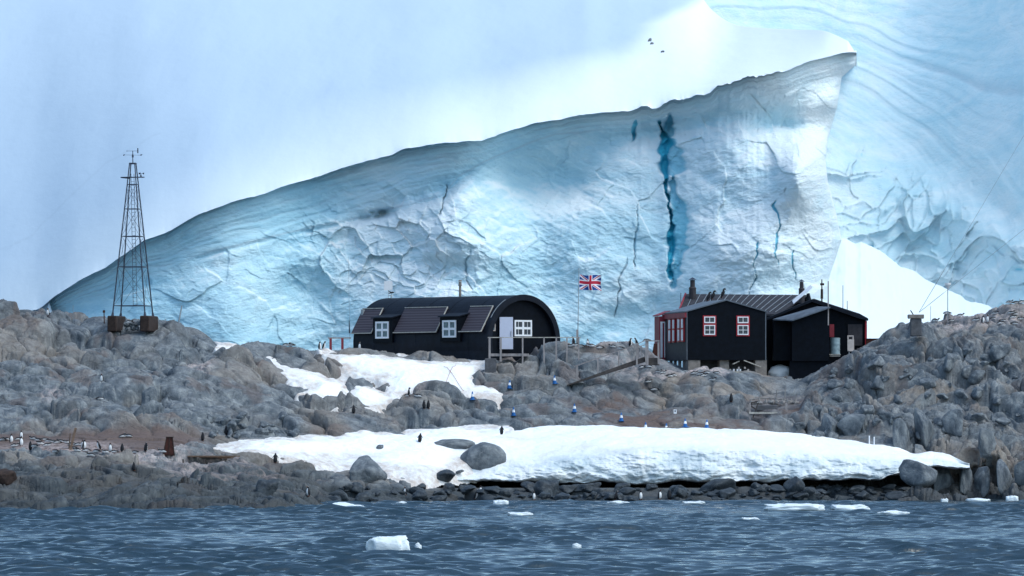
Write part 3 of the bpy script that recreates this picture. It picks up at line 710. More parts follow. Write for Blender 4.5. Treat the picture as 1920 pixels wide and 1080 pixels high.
M['fl_white'] = plain('flag_white', (.8, .78, .84), .8, .04, 4)
M['fl_blue'] = plain('flag_blue', (.012, .055, .25), .8, .1, 4)
# panels with rows of small shingles
k = NM('brown_shingle_panel'); co = k.n('ShaderNodeTexCoord').outputs['Object']
wv = k.n('ShaderNodeTexWave', wave_type='BANDS', bands_direction='Z'); k.l(co, wv.inputs[0]); wv.inputs['Scale'].default_value = 1.6; wv.inputs['Distortion'].default_value = .15
M['panel'] = k.out(k.mix(k.math('MULTIPLY', wv.outputs[0], .45), (.050, .040, .052), (.13, .115, .14)), .75, k.bump(wv.outputs[0], .02, .6))

# ---- Nissen hut -----------------------------------------------------------
TH = R(50.8); hb = Vector((math.sin(TH), math.cos(TH), 0)); ha = Vector((-math.cos(TH), math.sin(TH), 0))
hut = empty('nissen_hut', (.87, 400, 0), 'long black half-round hut with white windows standing behind the snow patch', 'hut')
hut.matrix_world = Matrix(((hb.x, ha.x, 0, .87), (hb.y, ha.y, 0, 400), (0, 0, 1, 0), (0, 0, 0, 1)))
ZC, RR, LL, ZB = 11.2, 3.43, 16.2, 9.0
def arc(r, a0, a1, n, zc=ZC): return [(r * math.cos(R(a0 + (a1 - a0) * i / n)), zc + r * math.sin(R(a0 + (a1 - a0) * i / n))) for i in range(n + 1)]
def shell(mb, r, y0, y1, th, n=40):
    o = [(r * .985, ZB)] + arc(r, -12, 192, n) + [(-r * .985, ZB)]
    i = [(x * (r - th) / r, ZC + (z - ZC) * (r - th) / r if z > ZB + .1 else ZB) for x, z in o]
    for k_ in range(len(o) - 1):
        mb.hexa([(i[k_][0], y0, i[k_][1]), (o[k_][0], y0, o[k_][1]), (o[k_][0], y1, o[k_][1]), (i[k_][0], y1, i[k_][1]),
                 (i[k_ + 1][0], y0, i[k_ + 1][1]), (o[k_ + 1][0], y0, o[k_ + 1][1]), (o[k_ + 1][0], y1, o[k_ + 1][1]), (i[k_ + 1][0], y1, i[k_ + 1][1])])
mb = MB(); shell(mb, RR, 0, LL, .3); 
for y in (.0, 2.3, 5.6, 8.6, 11.2, 13.6, LL - .12): 
    if y > .1: shell(mb, RR + .015, y, y + .1, .05, 40)
mb.build('roof', M['black_roof'], hut)
mb = MB(); shell(mb, RR + .03, -.06, .12, .42); mb.build('roof_rim', M['black_roof'], hut)
mb = MB(); pts = arc(RR + .045, 118, 150, 10)
for a, b in zip(pts, pts[1:]): mb.bar((a[0], .14, a[1]), (b[0], .14, b[1]), .05, .03)
mb.build('rim_highlight', M['grey_metal'], hut)  # pale strip set on the upper left rim as a painted highlight
prof = [(RR * .88, ZB)] + arc(RR - .35, -8, 188, 40) + [(-RR * .88, ZB)]
MB().extr(prof, .3, .42).build('end_wall', M['black'], hut)
MB().extr(prof, LL - .3, LL - .2).build('rear_wall', M['black'], hut)
def window(parent, x0, x1, z0, z1, y, fw, cols, rows, frame='white', glass='glass', bars=.05, out=-1, axis='y', surround=None, extra=()):
    """a framed window facing -y (axis y) or -x (axis x) of its parent"""
    def P(u, d, z): return (u, y + d, z) if axis == 'y' else (y + d, u, z)
    def bx(m_, u0, u1, q0, q1, d0, d1): m_.box(P(u0, d0, q0), P(u1, d1, q1))
    w_ = MB(); 
    bx(w_, x0, x1, z1 - fw, z1, -.07, .0); bx(w_, x0, x1, z0, z0 + fw, -.07, 0)
    bx(w_, x0, x0 + fw, z0 + fw, z1 - fw, -.07, 0); bx(w_, x1 - fw, x1, z0 + fw, z1 - fw, -.07, 0)
    for c in range(1, cols):
        u = x0 + (x1 - x0) * c / cols; bx(w_, u - bars / 2, u + bars / 2, z0 + fw, z1 - fw, -.055, -.002)
    for r_ in range(1, rows):
        z = z0 + (z1 - z0) * r_ / rows
        for c in range(cols):
            ua = x0 + (x1 - x0) * c / cols + (fw if c == 0 else bars / 2); ub = x0 + (x1 - x0) * (c + 1) / cols - (fw if c == cols - 1 else bars / 2)
            bx(w_, ua, ub, z - bars / 2, z + bars / 2, -.052, -.003)
    wo = w_.build('window', M[frame], parent)
    g = MB(); bx(g, x0 + fw * .9, x1 - fw * .9, z0 + fw * .9, z1 - fw * .9, -.02, -.008); g.build('window_pane', M[glass], wo)
    if surround:
        s_ = MB(); t = .09
        bx(s_, x0 - t, x1 + t, z1, z1 + t, -.05, 0); bx(s_, x0 - t, x1 + t, z0 - t, z0, -.05, 0); bx(s_, x0 - t, x0, z0, z1, -.05, 0); bx(s_, x1, x1 + t, z0, z1, -.05, 0)
        s_.build('window_surround', M[surround], wo)
    return wo
window(hut, -.68, .98, 11.58, 12.78, .3, .13, 2, 2, bars=.17)
for u in (-.30, .56): mb = MB(); mb.box((u - .015, .255, 11.7), (u + .015, .275, 12.1)); mb.box((u - .015, .255, 12.28), (u + .015, .275, 12.66)); mb.build('glazing_bar', M['white'], hut)
window(hut, -2.95, -2.5, 11.95, 12.5, .3, .07, 1, 1, frame='cream', glass='glass_pale')
# panels along the front
def pan(y0, y1, name='roof_panel'):
    t = (3.55 * math.cos(R(46)), ZC + 3.62 * math.sin(R(46))); b_ = (3.60, ZC + .72)
    n = Vector((t[1] - b_[1], 0, -(t[0] - b_[0]))).normalized()
    m_ = MB(); off = Vector((-n.x, 0, n.z)) * .08
    A = [(-b_[0], y0, b_[1]), (-b_[0], y1, b_[1]), (-t[0], y1, t[1]), (-t[0], y0, t[1])]
    m_.hexa([Vector(p) - off for p in A] + [Vector(p) for p in A]); o = m_.build(name, M['panel'], hut)
    e = MB(); A2 = [Vector(p) + off * .2 for p in A]
    e.bar(A2[0], A2[1], .10, .07); e.bar(A2[2], A2[3], .08, .06); e.bar(A2[0], A2[3], .06, .07)
    e.build('panel_trim', M['pale_wood'], o)
    for y in (y0 + .08, y1 - .08):   # short brackets that carry the panel off the roof
        m2 = MB()
        m2.hexa([(-b_[0] + .02, y - .03, b_[1]), (-b_[0] + .02, y + .03, b_[1]), (-3.2, y + .03, b_[1]), (-3.2, y - .03, b_[1]),
                 (-t[0], y - .03, t[1] - .1), (-t[0], y + .03, t[1] - .1), (-t[0] + .35, y + .03, t[1] - .1), (-t[0] + .35, y - .03, t[1] - .1)])
        m2.build('panel_side', M['black'], o)
for a in ((.55, 3.2), (5.9, 11.05), (13.75, 16.25)): pan(*a)
for y0, y1, w0, w1 in ((3.0, 5.4, 3.45, 5.05), (11.15, 13.5, 11.55, 13.15)):
    m_ = MB(); zt, zb, xf = 13.0, 11.2, -3.62
    m_.hexa([(xf, y0, zb), (-2.9, y0, zb), (-2.9, y1, zb), (xf, y1, zb), (xf, y0, zt), (-2.0, y0, zt + .42), (-2.0, y1, zt + .42), (xf, y1, zt)])
    d = m_.build('dormer', M['black'], hut)
    m_ = MB(); m_.hexa([(xf - .14, y0 - .1, zt + .02), (-1.9, y0 - .1, zt + .46), (-1.9, y1 + .1, zt + .46), (xf - .14, y1 + .1, zt + .02),
                        (xf - .14, y0 - .1, zt + .09), (-1.9, y0 - .1, zt + .53), (-1.9, y1 + .1, zt + .53), (xf - .14, y1 + .1, zt + .09)])
    m_.build('dormer_roof', M['black_roof'], d)
    window(d, w0, w1, 11.5, 12.78, xf, .14, 2, 2, axis='x', bars=.17, glass='glass_pale')
# door, standing ajar
dm = MB(); dm.M = Matrix.Translation((-2.2, .12, 0)) @ Matrix.Rotation(R(-28), 4, 'Z')
dm.box((0, -.03, 10.62), (1.0, .03, 12.98)); do = dm.build('door', M['door'], hut)
dm = MB(); dm.M = Matrix.Translation((-2.2, .12, 0)) @ Matrix.Rotation(R(-28), 4, 'Z'); dm.box((.82, -.08, 11.55), (.87, -.03, 11.95)); dm.build('handle', M['grey_metal'], do)
MB().box((-2.2, .285, 10.55), (-1.25, .3, 12.95)).build('doorway', M['black'], hut)
# stove pipe and vents
mb = MB(); mb.tube((.3, 7.9, 14.5), (.3, 7.9, 15.5), .10, .09); mb.tube((.3, 7.9, 15.45), (.3, 7.9, 15.52), .15); mb.tube((.3, 7.9, 15.52), (.3, 7.9, 15.75), .12, .11); mb.tube((.3, 7.9, 15.78), (.3, 7.9, 15.88), .16, .10)
mb.build('stove_pipe', M['concrete'], hut)
mb = MB(); mb.tube((-.4, 15.4, 14.5), (-.4, 15.4, 14.85), .035); mb.tube((-.4, 15.4, 14.80), (-.4, 15.4, 14.84), .22, .2); mb.build('roof_vent', M['grey_metal'], hut)
MB().box((-2.75, 15.9, 13.15), (-2.35, 16.15, 13.75)).build('vent_cowl', M['grey_metal'], hut)

# deck in front of the hut door
p0 = at(916, 668, 395.8); deck = empty('hut_deck', p0, 'weathered timber deck with a thin white handrail in front of the half-round hut', 'deck')
zt = at(0, 633.5, 395.8).z - p0.z
def rel_(px, py=668, D=395.8): v_ = at(px, py, D) - p0; return v_
mb = MB(); a = rel_(916); b = rel_(992); mb.box((a.x, 0, .12), (b.x, 1.5, .2)); mb.box((a.x, -.02, .0), (b.x, .05, .12)); mb.build('deck_floor', M['wood'], deck)
mb = MB(); mb.box((a.x - .05, -.07, zt), (rel_(1089).x, -.0, zt + .06)); mb.build('handrail', M['pale_wood'], deck)
for px in (918, 939, 980, 1020, 1043, 1063, 1085):
    x = rel_(px).x; zb = min(height(p0.x + x, 395.8) - .3 - p0.z, zt - .3)
    if px < 950: zb = -.4
    MB().box((x - .055 - .02 * (px < 950), -.14, zb), (x + .055 + .02 * (px < 950), -.075, zt + .05)).build('post', M['wood'], deck)
bl = ground(920, 688); cbk = MB(); cbk.box((-.42, -.3, -.8), (.42, .5, .62)); o = cbk.build('concrete_block', M['dark_concrete'], bevel=.03)
o.location = at(920, 688, 395); tag(o, 'grey concrete block under the left end of the hut deck', 'block')

# low red-legged rail left of the hut
t0 = ground(628, 652); rl = empty('low_rail', (t0.x, 401, at(0, 652, 401).z), 'low wooden rail on two red posts left of the half-round hut', 'railing')
s_ = 401 / F
mb = MB(); mb.box((-13 * s_, -.03, 17 * s_), (30 * s_, .04, 19.5 * s_)); mb.build('rail', M['wood'], rl)
for dx in (-8, 14): MB().box((dx * s_ - .09, -.08, -.5), (dx * s_ + .09, -.032, 17.5 * s_)).build('post', M['dull_red'], rl)

# ---- right-hand timber hut ------------------------------------------------
def wx_(px, D=400): return (px - 960) / F * D
def wz_(py, D=400): return EYE + (HZ - py) / F * D
bh = empty('timber_hut', (wx_(1362), 400, wz_(675)), 'black timber hut with red-edged white windows raised on concrete piers', 'hut')
O = bh.location
def part(mb, name, m, parent=bh, **kw):
    o = mb.build(name, m, parent, **kw); return o
bh_rot = R(9)   # the front block is turned a little to the left
bh.rotation_euler.z = bh_rot
# local coordinates: x right along the front, y back, z up from the floor
W2, DP, HE, HP = 2.97, 9.0, 3.55, 4.38
mb = MB(); mb.extr([(-W2, 0), (W2, 0), (W2, HE), (0, HP), (-W2, HE)], 0, DP); fw = part(mb, 'front_wall', M['black'])
mb = MB()
for s in (-1, 1):
    mb.hexa([(s * (W2 + .12), -.12, HE - .03), (0, -.12, HP + .005), (0, DP, HP + .005), (s * (W2 + .12), DP, HE - .03),
             (s * (W2 + .12), -.12, HE + .06), (0, -.12, HP + .095), (0, DP, HP + .095), (s * (W2 + .12), DP, HE + .06)][::1])
part(mb, 'front_roof', M['grey_roof'])
mb = MB(); mb.box((-W2 - .18, -.04, HE - .42), (-W2 - .03, DP, HE - .06)); part(mb, 'red_fascia', M['dull_red'])
mb = MB(); mb.box((-W2 - .02, .02, 0), (-W2 - .003, DP - .02, HE - .45)); part(mb, 'side_wall', M['brown_black'])
part(MB().box((W2 - .05, -.025, 0), (W2 + .02, -.003, HE)), 'corner_board', M['grey_roof']); part(MB().box((-W2 - .02, -.025, 0), (-W2 + .04, -.003, HE)), 'corner_board', M['grey_roof'])
for x in (-1.68, .83):
    g = MB(); g.box((x - .09, -.045, 1.62 + .14), (x + .91, -.002, 3.18 + .10)); wo = g.build('window', M['red'], bh)
    for z0, z1, rws in ((2.72, 3.2, 1), (1.85, 2.58, 2)):
        f_ = MB(); t = .07
        f_.box((x, -.09, z0), (x + .82, -.047, z0 + t * 1.2)); f_.box((x, -.09, z1 - t), (x + .82, -.047, z1)); f_.box((x, -.09, z0 + t * 1.2), (x + t, -.047, z1 - t)); f_.box((x + .82 - t, -.09, z0 + t * 1.2), (x + .82, -.047, z1 - t))
        f_.box((x + .39, -.085, z0 + t * 1.2), (x + .43, -.05, z1 - t))
        if rws == 2: f_.box((x + t, -.08, (z0 + z1) / 2 - .02), (x + .39, -.05, (z0 + z1) / 2 + .02)); f_.box((x + .43, -.08, (z0 + z1) / 2 - .02), (x + .82 - t, -.05, (z0 + z1) / 2 + .02))
        f_.build('window_frame', M['white'], wo)
        MB().box((x + t * .8, -.058, z0 + t), (x + .82 - t * .8, -.049, z1 - t * .8)).build('pane', M['glass'], wo)
# four tall sashes in the left wall, seen edge-on
for y in (1.15, 2.55, 4.6, 6.2):
    g = MB(); g.box((-W2 - .17, y - .5, 1.35), (-W2 - .022, y + .5, 3.1)); wo = g.build('side_window', M['red'], bh)
    g = MB()
    for z0, z1 in ((1.45, 2.25), (2.38, 3.02)): g.box((-W2 - .24, y - .52, z0), (-W2 - .172, y - .1, z1))
    g.build('window_frame', M['white'], wo)
# red porch at the far left corner
mb = MB(); mb.box((-W2 - .5, DP - .6, -.1), (-W2 - .04, DP + 1.4, 3.35)); po = part(mb, 'porch', M['dull_red'])
mb = MB(); mb.hexa([(-W2 - .62, DP - .75, 3.36), (-W2 + .3, DP - .75, 3.70), (-W2 + .3, DP + 1.5, 3.70), (-W2 - .62, DP + 1.5, 3.36), (-W2 - .62, DP - .75, 3.44), (-W2 + .3, DP - .75, 3.78), (-W2 + .3, DP + 1.5, 3.78), (-W2 - .62, DP + 1.5, 3.44)]); mb.build('porch_roof', M['dull_red'], po)
mb = MB(); mb.box((-W2 - .42, DP - .66, .25), (-W2 - .26, DP - .603, 2.95)); mb.box((-W2 - .12, DP - .66, .25), (-W2 - .06, DP - .603, 2.95)); mb.box((-W2 - .26, DP - .66, 2.85), (-W2 - .12, DP - .603, 2.95)); mb.build('door_frame', M['white'], po)
# long back range: ridge runs to the right, roof slope faces the water
def L(px, py, D):   # world point -> local of bh
    v_ = at(px, py, D) - O; c_, s_ = math.cos(-bh_rot), math.sin(-bh_rot)
    return Vector((v_.x * c_ - v_.y * s_, v_.x * s_ + v_.y * c_, v_.z))
r0, r1 = L(1287, 554, 413), L(1512, 556, 413); e0, e1 = L(1272, 590, 408.5), L(1460, 592, 408.5)
b0, b1 = L(1302, 590, 417.5), L(1530, 592, 417.5)
u = Vector((0, 0, .12))
mb = MB(); mb.hexa([e0, e1, r1, r0, e0 + u, e1 + u, r1 + u, r0 + u]); mb.hexa([r0, r1, b1, b0, r0 + u, r1 + u, b1 + u, b0 + u]); br = part(mb, 'back_roof', M['dark_roof'])
mb = MB()
for i in range(1, 17):
    f_ = i / 17; a = e0.lerp(e1, f_) + u * 1.15; b = r0.lerp(r1, f_) + u * 1.15
    mb.bar(b, b.lerp(a, .9), .035, .03)
mb.build('roof_batten', M['grey_metal'], br)
mb = MB(); dz = Vector((0, 0, -3.0)); mb.hexa([e0 + dz, e1 + dz, b1 + dz, b0 + dz, e0, e1, b1, b0]); part(mb, 'back_wall', M['black'])
mb = MB(); mb.add([e0 + Vector((-.02, 0, 0)), r0 + Vector((-.02, 0, 0)), b0 + Vector((-.02, 0, 0)), e0 + Vector((.1, 0, 0)), r0 + Vector((.1, 0, 0)), b0 + Vector((.1, 0, 0))], [(0, 1, 2), (5, 4, 3), (0, 3, 4, 1), (1, 4, 5, 2), (2, 5, 3, 0)]); part(mb, 'gable', M['brown_black'])
mb = MB(); mb.bar(e0 + Vector((-.06, -.1, .02)), r0 + Vector((-.06, 0, .1)), .12, .2); part(mb, 'bargeboard', M['dull_red'])
# chimneys
def chimney(px, top, base, D, r, name='chimney'):
    c_ = L(px, base, D); h = (base - top) * D / F
    mb = MB(); mb.tube(c_ + Vector((0, 0, -.5)), c_ + Vector((0, 0, h * .42)), r * 1.5, r * 1.35, 12); mb.tube(c_ + Vector((0, 0, h * .42)), c_ + Vector((0, 0, h * .5)), r * 1.6, r * 1.1, 12); mb.tube(c_ + Vector((0, 0, h * .5)), c_ + Vector((0, 0, h * .86)), r * .95, r * .9, 12)
    o = part(mb, name, M['brown_black'])
    mb = MB(); mb.tube(c_ + Vector((0, 0, h * .88)), c_ + Vector((0, 0, h)), r * 1.6, .02, 12); mb.tube(c_ + Vector((0, 0, h * .8)), c_ + Vector((0, 0, h * .9)), .02, .02, 6); mb.build('chimney_cap', M['steel'], o)
chimney(1298.5, 520, 556, 412, .2); chimney(1503, 524, 556, 411, .16)
# right wing with a low gable and the small store in front of it
def poly3(mb, pts, D0, D1, mi=0):
    a = [L(x, y, D0) for x, y in pts]; dv = L(0, 0, D1) - L(0, 0, D0); dv = Vector((0, D1 - D0, 0)); c_, s_ = math.cos(-bh_rot), math.sin(-bh_rot); dv = Vector((-dv.y * s_, dv.y * c_, 0))
    n = len(a); vs = a + [p + dv for p in a]
    mb.add(vs, [(i, (i + 1) % n, n + (i + 1) % n, n + i) for i in range(n)] + [tuple(range(n))[::-1], tuple(range(n, 2 * n))], mi)
    return mb
part(poly3(MB(), [(1438, 716), (1600, 700), (1622, 662), (1622, 600), (1525, 564), (1450, 596), (1438, 596)], 405, 411), 'wing_wall', M['black'])  # lower edge carried below the floor as added dark, shaded backing
part(poly3(MB(), [(1440, 600), (1525, 565), (1528, 561), (1524, 560.5), (1436, 597)], 404.5, 412), 'wing_roof', M['black_roof'])
part(poly3(MB(), [(1524, 566), (1526, 560), (1612, 588), (1628, 597), (1628, 601), (1608, 596)], 404.5, 412), 'wing_roof', M['black_roof'])
part(poly3(MB(), [(1622, 656), (1622.2, 602), (1625.6, 602), (1625.6, 656)], 404.8, 405.3), 'corner_board', M['red'])
st = part(poly3(MB(), [(1485, 677), (1555, 677), (1555, 580), (1510, 592), (1485, 601)], 401.5, 404.9), 'store', M['black'])
mb = MB(); q = [L(1449, 600.5, 402.2), L(1486, 602, 401), L(1557, 577.5, 401), L(1532, 576.5, 404.5)]; uu = Vector((0, 0, .09)); mb.hexa(q + [p + uu for p in q]); mb.build('store_roof', M['grey_roof'], st)
poly3(MB(), [(1450, 676), (1484.5, 676), (1484.5, 602), (1450, 601)], 402.5, 404.9).build('lean_to', M['black'], st)
part(poly3(MB(), [(1481, 724), (1515, 727), (1558, 690), (1558, 676.5), (1481, 676.5)], 401.7, 404), 'foundation_skirt', M['black'])
part(poly3(MB(), [(1555.5, 632), (1564, 632), (1564, 608), (1555.5, 608)], 404.7, 404.95), 'small_shutter', M['dull_red'])
part(poly3(MB(), [(1590, 648), (1617, 648), (1617, 608), (1590, 608)], 404.85, 404.95), 'side_door', M['brown_black'])
# tilted white sheet lashed on the roof, posts and masts
mb = MB(); a_, b_ = L(1488, 570, 407), L(1522, 541, 407); n_ = Vector((.0, .55, .25)); mb.hexa([a_, b_, b_ + n_, a_ + n_, a_ + Vector((.04, -.02, .05)), b_ + Vector((.04, -.02, .05)), b_ + n_ + Vector((.04, -.02, .05)), a_ + n_ + Vector((.04, -.02, .05))]); part(mb, 'tilted_panel', M['white'])
mb = MB(); mb.tube(L(1517, 563, 407.5), L(1515, 550, 407.5), .18, .12); part(mb, 'roof_cowl', M['black_roof'])
for px, top, base, D, r, mat in ((1541, 524, 576, 405, .055, 'rust'), (1553, 527, 610, 401.2, .05, 'wood'), (1580.5, 535, 582, 406, .03, 'dark_wood'), (1588.5, 564, 584, 406, .03, 'dark_wood'), (1276.5, 549, 576, 411, .03, 'dark_wood')):
    mb = MB(); mb.tube(L(px, base, D), L(px, top, D), r, r * .8, 8)
    if px == 1541: mb.tube(L(1541, 560, D), L(1541, 542, D), .10, .09); mb.box(L(1538, 535, D), L(1545.5, 531, D) + Vector((0, .1, 0)))
    part(mb, 'roof_pole', M[mat])
# piers and what lies beneath the floor
for x0, x1, y0 in ((-2.85, -1.95, 0), (-.45, .25, .2), (2.2, 3.05, 0)):
    mb = MB(); mb.box((x0, y0 + .06, -1.6), (x1, y0 + 1.0, -.005)); part(mb, 'pier', M['concrete'])
for y in (1.8, 3.6, 5.4, 7.0): MB().box((-2.9, y, -1.4), (-2.7, y + .25, -.005)).build('floor_post', M['wood'], bh)
mb = MB(); mb.box((-2.6, 1.8, -1.5), (2.9, 1.9, -.01)); part(mb, 'underfloor_backing', M['dark_concrete'])  # dark sheet added to stand for the shade beneath the floor
mb = MB(); mb.box((.26, .25, -.95), (2.2, .45, -.82)); mb.bar((.5, .1, -.30), (1.0, .1, -.08), .05, .06); mb.bar((1.3, -.02, -.02), (2.6, -.02, -.5), .05, .07)
part(mb, 'loose_plank', M['pale_wood'])
# stored things under the floor
for i, (x, z) in enumerate(((.35, -.42), (.62, -.6), (1.0, -.52), (1.1, -.68), (1.45, -.62), (.9, -.36), (1.7, -.45))):
    o = MB().box((-.07, -.06, -.07), (.07, .06, .09)).build('stored_box', M['white' if i % 2 else 'cream'], bevel=.015)
    p = Matrix.Rotation(bh_rot, 4, 'Z') @ Vector((x, .32, -.72 if z > -.9 else z)); o.location = O + p; o.location.z = O.z - .82 + .07 + (.0 if i % 2 else .16 if i in (2, 4) else 0)
    tag(o, 'small pale box stored on the beam under the timber hut floor', 'box', 'boxes stored under the hut floor')
# snow heap between the piers and the store
mb = bmesh.new(); bmesh.ops.create_icosphere(mb, subdivisions=4, radius=1)
for v_ in mb.verts:
    n = Vector(v_.co); q = float(fbm(np.array([n.x * 2.]), np.array([n.z * 2. + n.y]), 3, 33)[0]); v_.co = Vector((n.x * .95, n.y * .8, n.z * .62)) * (1 + .12 * q)
me = bpy.data.meshes.new('snow_heap'); mb.to_mesh(me); mb.free(); me.materials.append(M['snow']); me.polygons.foreach_set('use_smooth', [True] * len(me.polygons))
o = bpy.data.objects.new('snow_heap', me); C.objects.link(o); o.location = at(1463, 700, 403.5); tag(o, 'shaded heap of old snow between the pier and the black store', 'snow heap')

# entrance steps and ramp left of the timber hut
ra = at(1063, 722, min(394.2, ground(1063, 722).y - .3)); rb_ = at(1208, 672, min([ground(q_, 724 - (q_ - 1063) * .30).y for q_ in range(1080, 1210, 10)]) - .8)
rm = empty('ramp', ra, 'long dark wooden ramp with a grey handrail climbing to the timber hut', 'ramp')
d = rb_ - ra
mb = MB(); mb.hexa([(0, 0, -.05), d + Vector((0, 0, -.25)), d + Vector((.1, 1.0, -.25)), (.1, 1.0, -.05), (0, 0, .03), d + Vector((0, 0, .12)), d + Vector((.1, 1, .12)), (.1, 1, .03)]); mb.build('walkway', M['dark_wood'], rm)
hr0 = at(1077, 687, ra.y + .9) - ra; hr1 = at(1198, 645, rb_.y + .9) - ra
mb = MB(); mb.bar(hr0, hr1, .09, .07); mb.build('handrail', M['wood'], rm)
for px, b_, t in ((1082, 712, 686), (1121, 698, 672), (1160, 682, 659)):
    f_ = (px - 1077) / 121; q = hr0.lerp(hr1, f_); MB().box((q.x - .05, q.y - .1, q.z - 1.15), (q.x + .05, q.y - .05, q.z + .0)).build('post', M['wood'], rm)
sp = at(1214, 684, rb_.y - .1); ld_ = empty('entrance_landing', sp, 'small timber landing with tall grey posts at the red corner of the timber hut', 'landing')
s_ = 398.6 / F
mb = MB(); mb.box((-4 * s_, 0, 11 * s_), (27 * s_, 1.6, 13 * s_)); mb.box((-1 * s_, 0, -1 * s_), (22 * s_, .05, 11 * s_)); mb.build('landing_floor', M['dark_wood'], ld_)
for x0, x1, z0, z1, y in ((-21, -18, 0, 40, -.2), (-16.5, -14.5, 8, 32, 1.2), (-11, -10, 8, 36, 1.4), (-4, 1.8, -1, 45, -.2), (18.5, 22, 1, 45, -.2)):
    MB().box((x0 * s_, y, z0 * s_), (x1 * s_, y + .12, z1 * s_)).build('post', M['wood'], ld_)
mb = MB(); mb.bar((-20 * s_, -.27, 38 * s_), (-1 * s_, -.27, 46 * s_), .08, .05); mb.box((0, -.27, 43 * s_), (23 * s_, -.21, 45 * s_)); mb.bar((-20 * s_, 1.1, 32 * s_), (-1 * s_, 1.1, 38 * s_), .06, .05); mb.build('handrail', M['wood'], ld_)
o = MB().hexa([(-.3, 0, 0), (.3, 0, 0), (.3, .12, 0), (-.3, .12, 0), (-.12, 0, 1.1), (.25, 0, 1.1), (.25, .12, 1.1), (-.12, .12, 1.1)]).build('leaning_board', M['dark_rust'], bevel=.02)
o.location = at(1229, 672, 399.3); tag(o, 'dark red board leaning by the porch on the entrance landing', 'board')

# drum, chair and bench to the right of the hut
g = at(1566, 664, 403); dr = empty('drum', g, 'dented pale blue drum standing against the black store', 'drum')
mb = MB()
for z0, z1, r in ((0, .05, .37), (.05, .33, .355), (.33, .39, .375), (.39, .72, .355), (.72, .78, .375), (.78, 1.14, .355), (1.14, 1.2, .37)): mb.tube((0, 0, z0), (0, 0, z1), r, r, 20)
mb.build('body', M['pale_blue'], dr); MB().tube((0, 0, 1.2), (0, 0, 1.22), .33, .33, 20).build('lid', M['grey_metal'], dr)
o = MB().box((-.45, -.35, 0), (.4, .35, .06)).box((-.4, -.3, -.12), (.35, .3, 0)).build('pallet', M['pale_wood']); o.location = g + Vector((0, 0, -.065)); tag(o, 'pale flat pallet under the blue drum', 'pallet')
g = at(1596, 660, 402.5); ch = empty('chair', g, 'faded cream plastic chair back beside the blue drum', 'chair')
mb = MB(); mb.M = Matrix.Rotation(R(-8), 4, 'X'); mb.box((-.28, 0, .05), (.22, .06, .95)); mb.box((-.28, 0, .95), (-.18, .06, 1.15)); mb.box((.1, 0, .95), (.2, .06, 1.15)); mb.box((-.28, 0, 1.15), (.2, .06, 1.24)); mb.build('backrest', M['cream'], ch, bevel=.02)
mb = MB(); mb.box((-.25, -.5, .02), (.75, .02, .14)); mb.build('seat', M['cream'], ch, bevel=.03)
mb = MB(); [mb.box((x, y, -.25), (x + .06, y + .06, .02)) for x in (-.2, .6) for y in (-.45, -.05)]; mb.build('chair_legs', M['grey_metal'], ch)
g = at(1622, 662, 402); bn = empty('bench', g, 'low dark bench between the chair and the rocks', 'bench')
MB().box((-.6, 0, .25), (.6, .5, .33)).build('bench_top', M['dark_wood'], bn); [MB().box((x, .05, -.3), (x + .08, .45, .25)).build('leg', M['dark_wood'], bn) for x in (-.5, .42)]
o = MB().box((-.42, 0, -.6), (.45, .5, .75)).box((-.46, -.04, .75), (.49, .54, .81)).build('crate', M['dark_rust']); o.location = at(1635, 655, 404); tag(o, 'dark red-brown crate at the right corner of the black wing', 'crate')

# ---- weather mast ----------------------------------------------------------
g = at(249, 592, 390); mt = empty('weather_mast', g, 'tall dark steel lattice mast with ladder and wind vane on rusty blocks', 'mast')
mt.rotation_euler.z = R(-10)
HM = (592 - 306) * 390 / F; bw, tw = 1.2, .19
def leg_at(sx, sy, f_): w_ = bw + (tw - bw) * f_; return Vector((sx * w_, sy * w_, HM * f_))
for sx in (-1, 1):
    for sy in (-1, 1):
        mb = MB(); mb.tube(leg_at(sx, sy, 0), leg_at(sx, sy, 1), .052, .04, 8); mb.tube(leg_at(sx, sy, -.012), leg_at(sx, sy, .02), .13, .07, 8); mb.build('leg', M['steel'], mt)
for f_ in (.065, .32, .52, .70, .86, .998):
    mb = MB()
    for a, b in (((-1, -1), (1, -1)), ((1, -1), (1, 1)), ((1, 1), (-1, 1)), ((-1, 1), (-1, -1))):
        mb.bar(leg_at(*a, f_), leg_at(*b, f_), .05 if f_ < .99 else .1)
    mb.build('cross_brace', M['steel'], mt)
mb = MB()
fs = (.065, .32, .52, .70, .86)
for f0, f1 in zip(fs, fs[1:]):
    for a, b in (((-1, -1), (1, -1)), ((1, 1), (-1, 1)), ((1, -1), (1, 1)), ((-1, 1), (-1, -1))):
        mb.tube(leg_at(*a, f0), leg_at(*b, f1), .012, None, 5); mb.tube(leg_at(*b, f0), leg_at(*a, f1), .012, None, 5)
mb.build('stay_wire', M['steel'], mt)
mb = MB()
for x in (-.14, .14): mb.bar((x + .15, .1, HM * .065), (x * .8, -.1, HM * .93), .028)
n = 34
for i in range(n):
    f_ = .07 + (.93 - .07) * i / n; c_ = .15 * (1 - (f_ - .065) / .865); mb.bar((c_ - .135, .1 - .2 * f_, HM * f_), (c_ + .135, .1 - .2 * f_, HM * f_), .022)
mb.build('ladder', M['steel'], mt)
mb = MB(); mb.box((-.85, -.22, HM * .905), (.82, .22, HM * .905 + .06)); mb.hexa([(-.85, -.2, HM * .905 - .02), (-.3, -.2, HM * .905 - .08), (-.3, .2, HM * .905 - .08), (-.85, .2, HM * .905 - .02), (-.85, -.2, HM * .905 - .001), (-.3, -.2, HM * .905 - .001), (-.3, .2, HM * .905 - .001), (-.85, .2, HM * .905 - .001)]); mb.build('platform', M['steel'], mt)
zv = HM
